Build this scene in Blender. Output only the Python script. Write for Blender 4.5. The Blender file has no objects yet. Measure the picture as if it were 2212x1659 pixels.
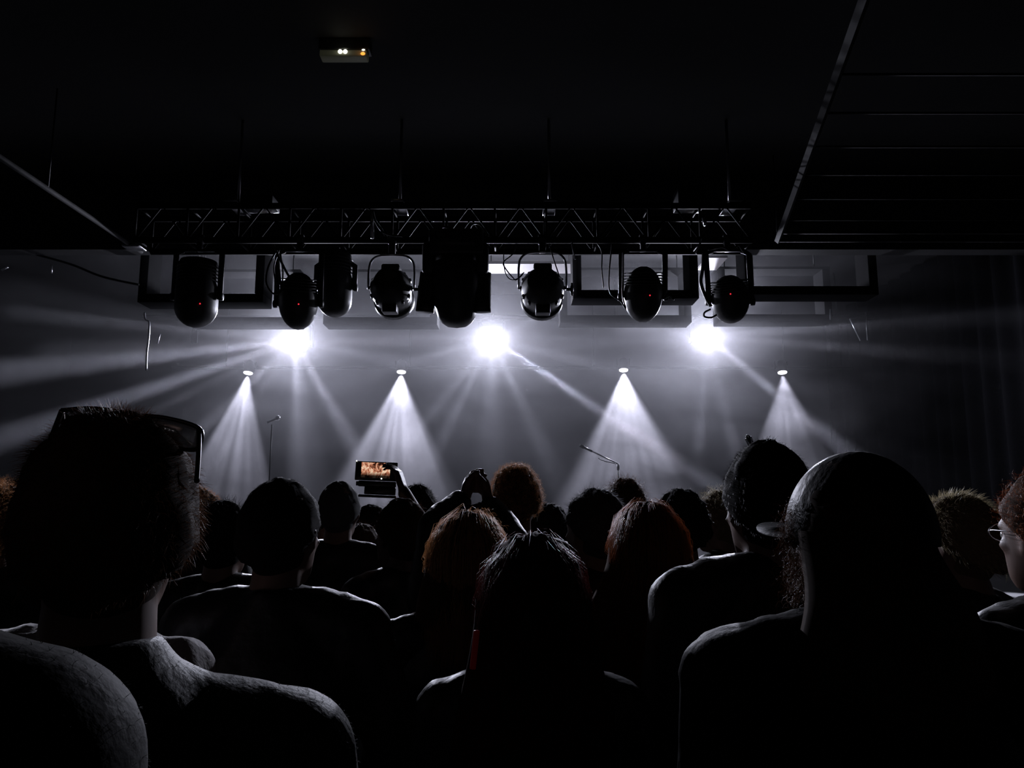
import bpy, bmesh, math, random
from mathutils import Vector, Matrix, noise
C = bpy.context.scene.collection
sc = bpy.context.scene
R = math.radians
V = Vector

# ------------------------------------------------------------ camera
F = 1660.0
TH = math.atan((1080 - 829.5) / F)
CAM = V((0, 0, 1.68))

def P(px, py, Y):
    """point of the place at depth Y that the photo shows at pixel px, py"""
    u = (px - 1106) / F
    v = (829.5 - py) / F
    d = V((u, math.cos(TH) - v * math.sin(TH), math.sin(TH) + v * math.cos(TH)))
    return CAM + d * (Y / d.y)

cd = bpy.data.cameras.new('camera')
cam = bpy.data.objects.new('camera', cd)
C.objects.link(cam)
cd.sensor_width = 36
cd.lens = F * 36 / 2212
cd.clip_start = 0.05
cam.location = CAM
cam.rotation_euler = (math.pi / 2 + TH, 0, 0)
sc.camera = cam
sc.view_settings.view_transform = 'Standard'
sc.view_settings.look = 'None'
sc.view_settings.exposure = 0
sc.view_settings.gamma = 1
sc.view_settings.use_curve_mapping = False
w = bpy.data.worlds.new('world')
sc.world = w
w.use_nodes = True
w.node_tree.nodes['Background'].inputs[0].default_value = (0, 0, 0, 1)

# ------------------------------------------------------------ materials
def mat(name, col, rough=.8, metal=0, noise_s=0, noise_a=.3, bump=0, sheen=0, spec=.5, transl=0, emis=None, es=0):
    m = bpy.data.materials.new(name)
    m.use_nodes = True
    nt = m.node_tree
    p = nt.nodes['Principled BSDF']
    L = nt.links.new
    p.inputs['Base Color'].default_value = (*col, 1)
    p.inputs['Roughness'].default_value = rough
    p.inputs['Metallic'].default_value = metal
    p.inputs['Specular IOR Level'].default_value = spec
    if sheen:
        p.inputs['Sheen Weight'].default_value = sheen
        p.inputs['Sheen Roughness'].default_value = .35
    if noise_s:
        tc = nt.nodes.new('ShaderNodeTexCoord')
        nz = nt.nodes.new('ShaderNodeTexNoise')
        nz.inputs['Scale'].default_value = noise_s
        nz.inputs['Detail'].default_value = 4
        L(tc.outputs['Object'], nz.inputs[0])
        mx = nt.nodes.new('ShaderNodeMix')
        mx.data_type = 'RGBA'
        mx.inputs[6].default_value = (*[c * (1 - noise_a) for c in col], 1)
        mx.inputs[7].default_value = (*[min(1, c * (1 + noise_a)) for c in col], 1)
        L(nz.outputs[0], mx.inputs[0])
        L(mx.outputs[2], p.inputs['Base Color'])
        if bump:
            bp = nt.nodes.new('ShaderNodeBump')
            bp.inputs['Strength'].default_value = bump
            bp.inputs['Distance'].default_value = .01
            L(nz.outputs[0], bp.inputs['Height'])
            L(bp.outputs[0], p.inputs['Normal'])
    if transl:
        out = nt.nodes['Material Output']
        t = nt.nodes.new('ShaderNodeBsdfTranslucent')
        t.inputs[0].default_value = (*[min(1, c * 1.4) for c in col], 1)
        ms = nt.nodes.new('ShaderNodeMixShader')
        ms.inputs[0].default_value = transl
        L(p.outputs[0], ms.inputs[1])
        L(t.outputs[0], ms.inputs[2])
        L(ms.outputs[0], out.inputs[0])
    if emis:
        p.inputs['Emission Color'].default_value = (*emis, 1)
        p.inputs['Emission Strength'].default_value = es
        m.cycles.emission_sampling = 'NONE'
    return m

M = {
    'wall': mat('black_paint', (.022, .022, .024), .85, noise_s=3, bump=.2),
    'ceil': mat('dark_ceiling_paint', (.014, .014, .015), .9, noise_s=2, bump=.3),
    'floor': mat('dark_floor', (.02, .02, .02), .5, noise_s=6),
    'stage': mat('stage_floor', (.015, .015, .016), .45, noise_s=5),
    'cloth': mat('curtain_cloth', (.004, .004, .005), .95, noise_s=30, bump=.3, spec=.05),
    'dim': mat('dull_grey_metal', (.014, .0135, .014), .8, 0, noise_s=9, noise_a=.1, spec=.15),
    'truss': mat('truss_black', (.003, .003, .003), .7, 0, noise_s=12, spec=.05),
    'steel': mat('black_steel', (.012, .012, .013), .5, .3, noise_s=12),
    'bare': mat('bare_steel', (.45, .45, .47), .3, 1, noise_s=20),
    'box': mat('grey_box_paint', (.009, .009, .0095), .9, spec=.03, noise_s=7),
    'pale': mat('pale_board', (.75, .70, .70), .7, noise_s=5, noise_a=.1),
    'fix': mat('fixture_black', (.025, .025, .025), .42, .2, noise_s=15),
    'cable': mat('cable_rubber', (.02, .02, .02), .5),
    'lens': mat('lamp_lens', (.8, .8, .8), .2, emis=(.9, .9, 1), es=60),
    'parlens': mat('down_lamp_lens', (.8, .8, .8), .2, emis=(.93, .93, 1), es=2.6),
    'red': mat('red_led', (.3, .0, .0), .3, emis=(1, .03, .05), es=1.0),
    'amber': mat('amber_led', (.5, .2, .0), .3, emis=(1, .33, .05), es=1.6),
    'ledw': mat('white_led', (.8, .8, .7), .3, emis=(1, 1, .85), es=3),
    'diff': mat('frosted_diffuser', (.22, .22, .17), .4, emis=(.75, .75, .45), es=.012),
    'skin': mat('skin', (.2, .12, .09), .5, noise_s=40, noise_a=.12),
    'skin_dark': mat('brown_skin', (.07, .04, .03), .5, noise_s=40, noise_a=.12),
    'glass': mat('dark_glass', (.01, .01, .01), .06, spec=1, transl=0),
    'plastic': mat('black_plastic', (.012, .012, .012), .25),
    'eye': mat('eye_white', (.6, .6, .6), .2),
    'glow': mat('red_glow', (.3, .02, .02), .4, emis=(1, .04, .04), es=.006),
}
HAIR = {
    'black': mat('black_hair', (.05, .042, .036), .35, transl=.35),
    'brown': mat('brown_hair', (.22, .12, .065), .35, transl=.45),
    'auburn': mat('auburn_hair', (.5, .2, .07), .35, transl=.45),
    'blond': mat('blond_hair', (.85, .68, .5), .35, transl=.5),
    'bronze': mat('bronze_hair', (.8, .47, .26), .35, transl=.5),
    'grey': mat('grey_hair', (.3, .3, .31), .4, transl=.4),
    'red': mat('red_hair', (.17, .035, .03), .35, transl=.45),
}
SHELL = {k: mat(k + '_hair_mass', tuple(c * .35 for c in v), .85, spec=.15) for k, v in dict(black=(.04, .035, .03), brown=(.12, .07, .04), auburn=(.2, .09, .04), bronze=(.16, .09, .05), blond=(.4, .3, .2), grey=(.2, .2, .2), red=(.12, .03, .03)).items()}
CLOTH = {
    'black': mat('black_cotton', (.010, .010, .011), .48, noise_s=60, bump=.2, sheen=.12),
    'charcoal': mat('charcoal_cotton', (.014, .014, .014), .5, noise_s=60, bump=.2, sheen=.12, spec=.4),
    'grey': mat('grey_cotton', (.45, .42, .42), .9, noise_s=60, bump=.4, sheen=.6),
    'navy': mat('navy_cotton', (.02, .03, .05), .9, noise_s=60, bump=.4, sheen=.5),
    'wool': mat('dark_wool', (.012, .011, .010), .6, noise_s=90, bump=.2, sheen=.12, spec=.3),
    'matte': mat('dull_black_cloth', (.006, .006, .006), .62, noise_s=60, bump=.2, spec=.12),
    'dull_wool': mat('dull_wool', (.009, .008, .007), .7, noise_s=90, bump=.15, sheen=.05, spec=.1),
    'denim': mat('dark_denim', (.03, .035, .05), .9, noise_s=80, bump=.4),
}

# ------------------------------------------------------------ object helpers
def tag(o, label=None, cat=None, group=None, kind=None):
    if label: o['label'] = label
    if cat: o['category'] = cat
    if group: o['group'] = group
    if kind: o['kind'] = kind
    return o

def thing(name, label, cat, loc=(0, 0, 0), rz=0, group=None):
    o = bpy.data.objects.new(name, None)
    o.empty_display_size = .1
    C.objects.link(o)
    o.location = loc
    o.rotation_euler = (0, 0, rz)
    return tag(o, label, cat, group)

def obj(name, bm, m, parent=None, smooth=True):
    """bm in parent's local coordinates"""
    me = bpy.data.meshes.new(name)
    bm.normal_update()
    bm.to_mesh(me)
    bm.free()
    for x in (m if isinstance(m, (list, tuple)) else [m]):
        me.materials.append(x)
    if smooth:
        me.shade_smooth()
    o = bpy.data.objects.new(name, me)
    C.objects.link(o)
    if parent:
        o.parent = parent
    return o

def struct(name, bm, m):
    o = obj(name, bm, m, None, False)
    o['kind'] = 'structure'
    return o

def NB():
    return bmesh.new()

def box(bm, a, b, bev=0):
    a, b = V(a), V(b)
    t = bmesh.new()
    bmesh.ops.create_cube(t, size=1)
    for v in t.verts:
        v.co = V(((a.x + b.x) / 2 + v.co.x * (b.x - a.x), (a.y + b.y) / 2 + v.co.y * (b.y - a.y), (a.z + b.z) / 2 + v.co.z * (b.z - a.z)))
    if bev:
        bmesh.ops.bevel(t, geom=list(t.edges), offset=bev, segments=2, affect='EDGES', profile=.5)
    return merge(bm, t)

def merge(bm, t, mtx=None):
    if mtx is not None:
        bmesh.ops.transform(t, matrix=mtx, verts=t.verts)
    me = bpy.data.meshes.new('tmp')
    t.to_mesh(me)
    t.free()
    bm.from_mesh(me)
    bpy.data.meshes.remove(me)
    return bm

def frame_of(d):
    d = d.normalized()
    a = V((0, 0, 1)) if abs(d.z) < .9 else V((1, 0, 0))
    x = d.cross(a).normalized()
    return x, x.cross(d).normalized()

def smooth_path(pts, n=8):
    pts = [V(p) for p in pts]
    if len(pts) < 3:
        return pts
    out = []
    q = [pts[0] * 2 - pts[1]] + pts + [pts[-1] * 2 - pts[-2]]
    for i in range(1, len(q) - 2):
        for k in range(n):
            t = k / n
            p0, p1, p2, p3 = q[i - 1:i + 3]
            out.append(.5 * ((2 * p1) + (p2 - p0) * t + (2 * p0 - 5 * p1 + 4 * p2 - p3) * t * t + (3 * p1 - p0 - 3 * p2 + p3) * t ** 3))
    out.append(pts[-1])
    return out

def tube(bm, pts, r, seg=8, smooth=False, r2=None, n=8, flat=1):
    """tube along pts; r may be a list; r2 end radius"""
    pts = smooth_path(pts, n) if smooth else [V(p) for p in pts]
    N = len(pts)
    if isinstance(r, (int, float)):
        r = [r + ((r2 if r2 is not None else r) - r) * i / (N - 1) for i in range(N)]
    rings = []
    x, y = frame_of(pts[1] - pts[0])
    for i, p in enumerate(pts):
        d = (pts[min(i + 1, N - 1)] - pts[max(i - 1, 0)]).normalized()
        x = (x - d * x.dot(d))
        x = x.normalized() if x.length > 1e-6 else frame_of(d)[0]
        y = d.cross(x)
        rings.append([bm.verts.new(p + (x * math.cos(2 * math.pi * k / seg) + y * flat * math.sin(2 * math.pi * k / seg)) * r[i]) for k in range(seg)])
    for a, b in zip(rings, rings[1:]):
        for k in range(seg):
            bm.faces.new((a[k], a[(k + 1) % seg], b[(k + 1) % seg], b[k]))
    bm.faces.new(rings[0][::-1])
    bm.faces.new(rings[-1])
    return bm

def lathe(bm, prof, o, d, seg=24):
    """prof: (r, t) pairs along axis d from o"""
    o, d = V(o), V(d).normalized()
    x, y = frame_of(d)
    rings = []
    for r, t in prof:
        r = max(r, 1e-4)
        rings.append([bm.verts.new(o + d * t + (x * math.cos(2 * math.pi * k / seg) + y * math.sin(2 * math.pi * k / seg)) * r) for k in range(seg)])
    for a, b in zip(rings, rings[1:]):
        for k in range(seg):
            bm.faces.new((a[k], a[(k + 1) % seg], b[(k + 1) % seg], b[k]))
    bm.faces.new(rings[0][::-1])
    bm.faces.new(rings[-1])
    return bm

def ell(bm, c, r, seg=16, rot=None):
    t = bmesh.new()
    bmesh.ops.create_uvsphere(t, u_segments=seg, v_segments=max(6, seg // 2 + 2), radius=1)
    m = Matrix.Translation(V(c)) @ (rot.to_4x4() if rot else Matrix()) @ Matrix.Diagonal((r[0], r[1], r[2], 1))
    return merge(bm, t, m)

def loft(bm, rings, seg=20, p=2.0):
    """rings: (cx, cy, z, rx, ry) stacked in z"""
    rr = []
    for cx, cy, z, rx, ry in rings:
        ring = []
        for k in range(seg):
            a = 2 * math.pi * k / seg
            c, s = math.cos(a), math.sin(a)
            ring.append(bm.verts.new((cx + rx * math.copysign(abs(c) ** (2 / p), c), cy + ry * math.copysign(abs(s) ** (2 / p), s), z)))
        rr.append(ring)
    for a, b in zip(rr, rr[1:]):
        for k in range(seg):
            bm.faces.new((a[k], a[(k + 1) % seg], b[(k + 1) % seg], b[k]))
    bm.faces.new(rr[0][::-1])
    bm.faces.new(rr[-1])
    return bm

def remeshed(bm, voxel, smooth=4):
    bmesh.ops.recalc_face_normals(bm, faces=bm.faces)
    me = bpy.data.meshes.new('tmp')
    bm.to_mesh(me)
    bm.free()
    o = bpy.data.objects.new('tmp', me)
    C.objects.link(o)
    md = o.modifiers.new('r', 'REMESH')
    md.mode = 'VOXEL'
    md.voxel_size = voxel
    if smooth:
        s = o.modifiers.new('s', 'SMOOTH')
        s.factor = .5
        s.iterations = smooth
    dg = bpy.context.evaluated_depsgraph_get()
    ev = o.evaluated_get(dg)
    m2 = bpy.data.meshes.new_from_object(ev)
    bpy.data.objects.remove(o)
    bpy.data.meshes.remove(me)
    b = bmesh.new()
    b.from_mesh(m2)
    bpy.data.meshes.remove(m2)
    return b

# ------------------------------------------------------------ the room
WL, WR, CEIL = -7.6, 7.6, 4.75
b = NB(); box(b, (WL, -3, -.1), (WR, 13.1, 0)); struct('floor', b, M['floor'])
b = NB(); box(b, (WL, -3, CEIL), (WR, 13.1, CEIL + .1)); struct('ceiling', b, M['ceil'])
b = NB(); box(b, (WL - .1, -3, 0), (WL, 13.1, CEIL)); struct('wall_left', b, M['wall'])
b = NB(); box(b, (WR, -3, 0), (WR + .1, 13.1, CEIL)); struct('wall_right', b, M['wall'])
b = NB(); box(b, (WL, 13, 0), (WR, 13.1, CEIL)); struct('wall_back', b, M['wall'])
b = NB(); box(b, (WL, -3.1, 0), (WR, -3, CEIL)); struct('wall_front', b, M['wall'])
# header over the stage opening, with a small lip
b = NB(); box(b, (WL, 6.95, 4.0), (WR, 7.1, CEIL)); box(b, (WL, 6.93, 4.0), (WR, 6.95, 4.05))
struct('trim_1', b, M['wall'])

STZ = .9
t = thing('stage', 'low black stage across the far end of the room, behind the crowd', 'stage', (0, 5.6, 0))
b = NB(); box(b, (WL + .01, 0, STZ - .06), (WR - .01, 7.38, STZ), .01); obj('deck', b, M['stage'], t, False)
b = NB(); box(b, (WL + .01, .05, 0), (WR - .01, .1, STZ - .06)); obj('fascia', b, M['wall'], t, False)

# pleated black masking curtain at stage right side of the picture
def curtain(name, label, x0, y0, y1, z0, z1, amp=.05, wl=.33, hx=0, seed=0):
    rnd = random.Random(seed)
    bm = NB()
    n = int(abs(y1 - y0) / .03)
    ph = 0
    cols = []
    for i in range(n + 1):
        y = y0 + (y1 - y0) * i / n
        ph += .03 / wl * 2 * math.pi * (1 + .35 * noise.noise((y * 1.3, seed, 0)))
        cols.append((x0 + amp * math.sin(ph) + amp * .5 * noise.noise((y * 3, 1, seed)), y))
    vs = []
    for th in (0, .012):
        for (x, y) in cols:
            vs.append([bm.verts.new((x + th + .02 * noise.noise((y * 2, z * .7, 5)), y, z)) for z in (z1, z1 - (z1 - z0) * .35, z1 - (z1 - z0) * .7, z0)])
    N = len(cols)
    for s in (0, N):
        for i in range(N - 1):
            for k in range(3):
                f = [vs[s + i][k], vs[s + i + 1][k], vs[s + i + 1][k + 1], vs[s + i][k + 1]]
                bm.faces.new(f if s else f[::-1])
    for i in range(N - 1):
        for k in (0, 3):
            bm.faces.new((vs[i][k], vs[i + 1][k], vs[N + i + 1][k], vs[N + i][k]))
    for i in (0, N - 1):
        for k in range(3):
            bm.faces.new((vs[i][k], vs[i][k + 1], vs[N + i][k + 1], vs[N + i][k]))
    bmesh.ops.recalc_face_normals(bm, faces=bm.faces)
    o = obj(name, bm, M['cloth'])
    tag(o, label, 'curtain')
    return o
curtain('stage_curtain', 'tall black pleated curtain hanging along the right side of the stage', 5.35, 7.3, 12.8, STZ + .02, 4.72, seed=3)

# ------------------------------------------------------------ haze
def haze():
    m = bpy.data.materials.new('haze')
    m.use_nodes = True
    nt = m.node_tree
    nt.nodes.clear()
    L = nt.links.new
    N = nt.nodes.new
    o = N('ShaderNodeOutputMaterial')
    s = N('ShaderNodeVolumeScatter')
    s.inputs['Anisotropy'].default_value = .3
    s.inputs['Color'].default_value = (.95, .95, 1, 1)
    tc = N('ShaderNodeTexCoord')
    mp = N('ShaderNodeMapping')
    mp.inputs['Scale'].default_value = (.7, 1.0, 1.6)
    mp.inputs['Location'].default_value = (1.3, .4, .2)
    nz = N('ShaderNodeTexNoise')
    nz.inputs['Scale'].default_value = 1
    nz.inputs['Detail'].default_value = 4.5
    nz.inputs['Roughness'].default_value = .58
    nz.inputs['Distortion'].default_value = .7
    mr = N('ShaderNodeMapRange')
    mr.inputs['From Min'].default_value = .36
    mr.inputs['From Max'].default_value = .66
    L(tc.outputs['Object'], mp.inputs[0]); L(mp.outputs[0], nz.inputs[0]); L(nz.outputs[0], mr.inputs[0])
    # the haze hangs evenly on the left and thins into drifting wisps on the right
    sx = N('ShaderNodeSeparateXYZ')
    L(tc.outputs['Object'], sx.inputs[0])
    g = N('ShaderNodeMapRange')
    g.inputs['From Min'].default_value = .2; g.inputs['From Max'].default_value = 2.6
    g.inputs['To Min'].default_value = HZ * .55; g.inputs['To Max'].default_value = HZ * .05
    L(sx.outputs[0], g.inputs[0])
    g2 = N('ShaderNodeMapRange')
    g2.inputs['From Min'].default_value = .2; g2.inputs['From Max'].default_value = 2.6
    g2.inputs['To Min'].default_value = HZ * 1.5; g2.inputs['To Max'].default_value = HZ * 1.9
    L(sx.outputs[0], g2.inputs[0])
    L(g.outputs[0], mr.inputs['To Min']); L(g2.outputs[0], mr.inputs['To Max'])
    e = N('ShaderNodeMapRange')
    e.inputs['From Min'].default_value = 3.0; e.inputs['From Max'].default_value = 4.7
    e.inputs['To Min'].default_value = 1; e.inputs['To Max'].default_value = .15
    L(sx.outputs[0], e.inputs[0])
    lo = N('ShaderNodeMapRange')
    lo.inputs['From Min'].default_value = 1.6; lo.inputs['From Max'].default_value = 3.7
    lo.inputs['To Min'].default_value = .4; lo.inputs['To Max'].default_value = 1.15
    L(sx.outputs[2], lo.inputs[0])
    m1 = N('ShaderNodeMath'); m1.operation = 'MULTIPLY'; L(e.outputs[0], m1.inputs[0]); L(lo.outputs[0], m1.inputs[1])
    m2 = N('ShaderNodeMath'); m2.operation = 'MULTIPLY'; L(mr.outputs[0], m2.inputs[0]); L(m1.outputs[0], m2.inputs[1])
    L(m2.outputs[0], s.inputs['Density'])
    L(s.outputs[0], o.inputs['Volume'])
    m.cycles.volume_sampling = 'EQUIANGULAR'
    return m
HZ = .030
b = NB(); box(b, (WL + .05, 7.14, STZ + .03), (5.25, 12.95, 4.7))
hz = obj('stage_haze', b, haze(), None, False)
tag(hz, 'thin grey theatrical haze drifting over the whole stage', 'haze', None, 'stuff')

# ------------------------------------------------------------ lamps
def spot(loc, tgt, power, ang, beams=None, base=1, stri=None, blend=.3, col=(.80, .82, 1), par=None, rad=.05, lo=.45, hi=1.9):
    d = bpy.data.lights.new('lamp_light', 'SPOT')
    o = bpy.data.objects.new('lamp_light', d)
    C.objects.link(o)
    loc, tgt = V(loc), V(tgt)
    q = (tgt - loc).to_track_quat('-Z', 'Y')
    o.rotation_euler = q.to_euler()
    o.location = loc
    d.energy = power
    d.spot_size = R(ang)
    d.spot_blend = blend
    d.shadow_soft_size = rad
    d.color = col
    d.use_nodes = True
    nt = d.node_tree
    em = nt.nodes['Emission']
    L = nt.links.new
    N = nt.nodes.new
    tc = N('ShaderNodeTexCoord')
    if beams:                       # a gobo plate: separate holes, each throwing one beam
        val = N('ShaderNodeValue')
        val.outputs[0].default_value = base
        acc = val.outputs[0]
        for bt, wd, st in beams:
            v = (q.inverted() @ (V(bt) - loc)).normalized()
            dp = N('ShaderNodeVectorMath')
            dp.operation = 'DOT_PRODUCT'
            L(tc.outputs['Normal'], dp.inputs[0])
            dp.inputs[1].default_value = v
            mr = N('ShaderNodeMapRange')
            mr.interpolation_type = 'SMOOTHSTEP'
            mr.inputs['From Min'].default_value = math.cos(wd * 1.6)
            mr.inputs['From Max'].default_value = math.cos(wd * .4)
            mr.inputs['To Max'].default_value = st
            L(dp.outputs['Value'], mr.inputs[0])
            a = N('ShaderNodeMath')
            a.operation = 'ADD'
            L(mr.outputs[0], a.inputs[0])
            L(acc, a.inputs[1])
            acc = a.outputs[0]
        L(acc, em.inputs['Strength'])
    if stri:                        # ribbed lens: the cone is split into finer streaks
        mp = N('ShaderNodeVectorMath')
        mp.operation = 'MULTIPLY'
        mp.inputs[1].default_value = stri
        L(tc.outputs['Normal'], mp.inputs[0])
        nz = N('ShaderNodeTexNoise')
        nz.inputs['Scale'].default_value = 1
        nz.inputs['Detail'].default_value = 2
        L(mp.outputs[0], nz.inputs[0])
        mr = N('ShaderNodeMapRange')
        mr.inputs['From Min'].default_value = .45
        mr.inputs['From Max'].default_value = .62
        mr.inputs['To Min'].default_value = lo
        mr.inputs['To Max'].default_value = hi
        L(nz.outputs[0], mr.inputs[0])
        L(mr.outputs[0], em.inputs['Strength'])
    if par:
        bpy.context.view_layer.update()
        o.parent = par
        o.matrix_parent_inverse = par.matrix_world.inverted()
    return o

def clampbits(t, top, bar_r=.03):
    """hook clamp hanging from a pipe whose axis is at local z=top"""
    b = NB()
    lathe(b, [(bar_r + .012, -.025), (bar_r + .012, .025)], (0, 0, top), (1, 0, 0), 16)
    box(b, (-.02, -.02, top - .1), (.02, .02, top - bar_r), .004)
    obj('clamp', b, M['steel'], t)

def place(t, loc):
    t.location = loc

PIPE_Y, PIPE_Z = 10.15, 4.13
t = thing('lighting_pipe', 'black pipe across the back of the stage carrying the three glaring lamps', 'pipe', (0, PIPE_Y, PIPE_Z))
b = NB(); tube(b, [(-5, 0, 0), (4.9, 0, 0)], .03, 12); obj('pipe', b, M['steel'], t)
for x in (-4.4, -1.3, 1.4, 4.4):
    b = NB(); tube(b, [(x, 0, .02), (x, 0, CEIL - PIPE_Z - .005)], .012, 8); obj('hanger_rod', b, M['steel'], t)
t = thing('lighting_pipe', 'thin dark pipe behind the glaring lamps, level with the four downlights', 'pipe', (0, 11.12, 3.60))
b = NB(); tube(b, [(-5, 0, 0), (5.0, 0, 0)], .025, 12); obj('pipe', b, M['steel'], t)
for x in (-4.2, -1.5, 1.2, 4.0):
    b = NB(); tube(b, [(x, 0, .02), (x, 0, CEIL - 3.60 - .005)], .01, 8); obj('hanger_rod', b, M['steel'], t)

def moving_lamp(px, py, label, beams, power, base):
    Lp = P(px, py, 10)
    t = thing('moving_head_light', label, 'stage light', Lp, 0, 'glaring lamps facing the crowd')
    b = NB(); box(b, (-.14, .05, .27), (.14, .27, .31), .01); obj('base', b, M['fix'], t)
    for s in (-1, 1):
        b = NB(); box(b, (s * .165 - .018, .09, -.03), (s * .165 + .018, .2, .27), .012); obj('yoke_arm', b, M['fix'], t)
    b = NB(); lathe(b, [(.128, .0), (.14, .01), (.14, .08), (.125, .16), (.09, .24), (.03, .27)], (0, 0, 0), (0, 1, 0), 28); obj('lamp_head', b, M['fix'], t)
    b = NB(); lathe(b, [(.105, -.004), (.1, -.014), (.07, -.022), (.0, -.026)], (0, 0, 0), (0, 1, 0), 28); obj('lens', b, M['lens'], t)
    b = NB(); lathe(b, [(.042, -.025), (.042, .025)], (0, .15, PIPE_Z - Lp.z), (1, 0, 0), 16); box(b, (-.02, .13, .3), (.02, .17, PIPE_Z - Lp.z - .03)); obj('clamp', b, M['steel'], t)
    spot(Lp + V((0, -.09, 0)), P(px, py + 70, 5), power, 168, [(P(a, c, e), wd, st) for a, c, e, wd, st in beams] + [(P(1106, 1100, 2.2), .40, .85)], base, par=t, rad=.04, blend=.35)
    return t

LW = 760
moving_lamp(640, 740, 'glaring white lamp on the left, beams fanning left and down', [
    (20, 803, 8.2, 0.0384, 28.9), (230, 872, 8.5, 0.0320, 25.5), (300, 905, 8.6, 0.0224, 5.1), (505, 862, 9.2, 0.0320, 11.9), (548, 870, 9.2, 0.0192, 13.6), (640, 900, 9, 0.0416, 6.0), (662, 960, 9, 0.0800, 2.5),
    (738, 915, 9, 0.0416, 9.3), (-100, 610, 8.2, 0.0480, 13.6), (300, 700, 8.2, 0.0256, 6.8), (880, 738, 8.6, 0.0256, 6.8), (880, 785, 8.8, 0.0400, 3.4), (420, 745, 8.6, 0.0256, 5.1)], LW, .33)
moving_lamp(1062, 735, 'glaring white lamp in the middle of the row', [
    (935, 890, 9.2, 0.0320, 6.0), (965, 930, 9.2, 0.0416, 5.1), (1150, 920, 9.2, 0.0512, 4.2), (1335, 912, 8.9, 0.0220, 95.0), (1330, 800, 8.8, 0.0352, 4.2), (860, 790, 8.8, 0.0400, 3.4),
    (830, 725, 8.8, 0.0256, 5.1), (1300, 725, 8.8, 0.0256, 5.1), (1240, 650, 8.8, 0.0400, 3.4), (1062, 860, 9.3, 0.0800, 1.7)], LW, .33)
moving_lamp(1524, 731, 'glaring white lamp on the right, wisps of smoke around it', [
    (1655, 832, 9.0, 0.0288, 25.5), (1780, 705, 8.8, 0.0400, 6.0), (1750, 745, 8.8, 0.0256, 7.6), (1518, 850, 9.3, 0.0320, 5.1), (1560, 860, 9.2, 0.0320, 5.1), (1230, 745, 8.8, 0.0320, 5.1), (1300, 700, 8.8, 0.0400, 4.2)], LW, .33)

def down_par(px, py, label, tx, ang, power, ty=1120, tY=10.5, seed=0):
    Lp = P(px, py, 11)
    t = thing('par_light', label, 'stage light', Lp, 0, 'four downlights throwing cones')
    d = (P(tx, ty, tY) - Lp).normalized()
    b = NB(); lathe(b, [(.068, .0), (.075, -.005), (.075, -.1), (.06, -.16), (.03, -.19), (.0, -.2)], (0, 0, 0), d, 24); obj('can', b, M['fix'], t)
    b = NB(); lathe(b, [(.066, -.002), (.064, .012), (.035, .022), (.0, .025)], (0, 0, 0), d, 24); obj('lens', b, M['parlens'], t)
    c = -d * .07
    pz = 3.60 - Lp.z
    b = NB(); tube(b, [c + V((-.08, 0, 0)), c + V((-.09, .03, .1)), V((-.05, .12, pz - .06)), V((.05, .12, pz - .06)), c + V((.09, .03, .1)), c + V((.08, 0, 0))], .007, 6, True); obj('yoke', b, M['steel'], t)
    b = NB(); lathe(b, [(.036, -.02), (.036, .02)], (0, .12, pz), (1, 0, 0), 14); box(b, (-.015, .105, pz - .07), (.015, .135, pz - .02)); obj('clamp', b, M['steel'], t)
    spot(Lp + d * .06, Lp + d, power, ang, stri=(9, 9 + seed * .5, 2), lo=.25, hi=2.6, blend=.3, par=t, rad=.03, col=(.82, .82, 1))
    return t
DP = 2700
down_par(536, 805, 'downlight nearest the left, cone slanting left', 482, 42, DP, seed=0)
down_par(867, 803, 'second downlight from the left, broad cone of streaks', 848, 58, DP, seed=2)
down_par(1347, 799, 'third downlight from the left, tallest clearest cone of streaks', 1358, 60, DP, seed=4)
down_par(1690, 804, 'downlight furthest right, above the man in the cap', 1725, 50, DP * .9, seed=6)

# ------------------------------------------------------------ open box frames hung from the stage ceiling
def box_frame(name, label, x0, x1, pyb, Y, dep=.28, th=.085, h=.62, m=None, back=False):
    a = P(x0, pyb, Y + dep); c = P(x1, pyb, Y + dep)
    a.x, c.x = P(x0, pyb, Y).x, P(x1, pyb, Y).x
    W = c.x - a.x
    t = thing(name, label, 'hanging frame', (a.x, Y, a.z), 0, 'open box frames hung over the stage')
    m = m or M['box']
    b = NB(); box(b, (0, 0, 0), (W, dep, th), .004); obj('bottom_rail', b, m, t, False)
    for x in (0, W - th):
        b = NB(); box(b, (x, 0, th + .001), (x + th, dep, h), .004); obj('side_rail', b, m, t, False)
    b = NB(); box(b, (0, 0, h + .001), (W, dep, h + .03)); obj('top_board', b, m, t, False)
    for x in (.12, W - .12):
        b = NB(); tube(b, [(x, dep / 2, h + .03), (x, dep / 2, CEIL - a.z - .002)], .008, 6); obj('hanger_rod', b, M['steel'], t)
    return t
box_frame('box_frame', 'dark open box frame at the far left of the nearer row of frames', 295, 567, 668, 7.25)
box_frame('box_frame', 'dark open box frame of the nearer row between the middle and right lamps', 1238, 1511, 660, 7.25)
box_frame('box_frame', 'dark open box frame of the nearer row, furthest right', 1612, 1900, 652, 7.25)
box_frame('box_frame', 'grey open box frame of the further row above the left lamp', 400, 643, 712, 8.6)
box_frame('box_frame', 'grey open box frame of the further row between the left and middle lamps', 697, 944, 712, 8.6)
box_frame('box_frame', 'grey open box frame of the further row just left of the right lamp', 1210, 1495, 708, 8.6)
box_frame('box_frame', 'grey open box frame of the further row just right of the right lamp', 1555, 1800, 706, 8.6)

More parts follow.
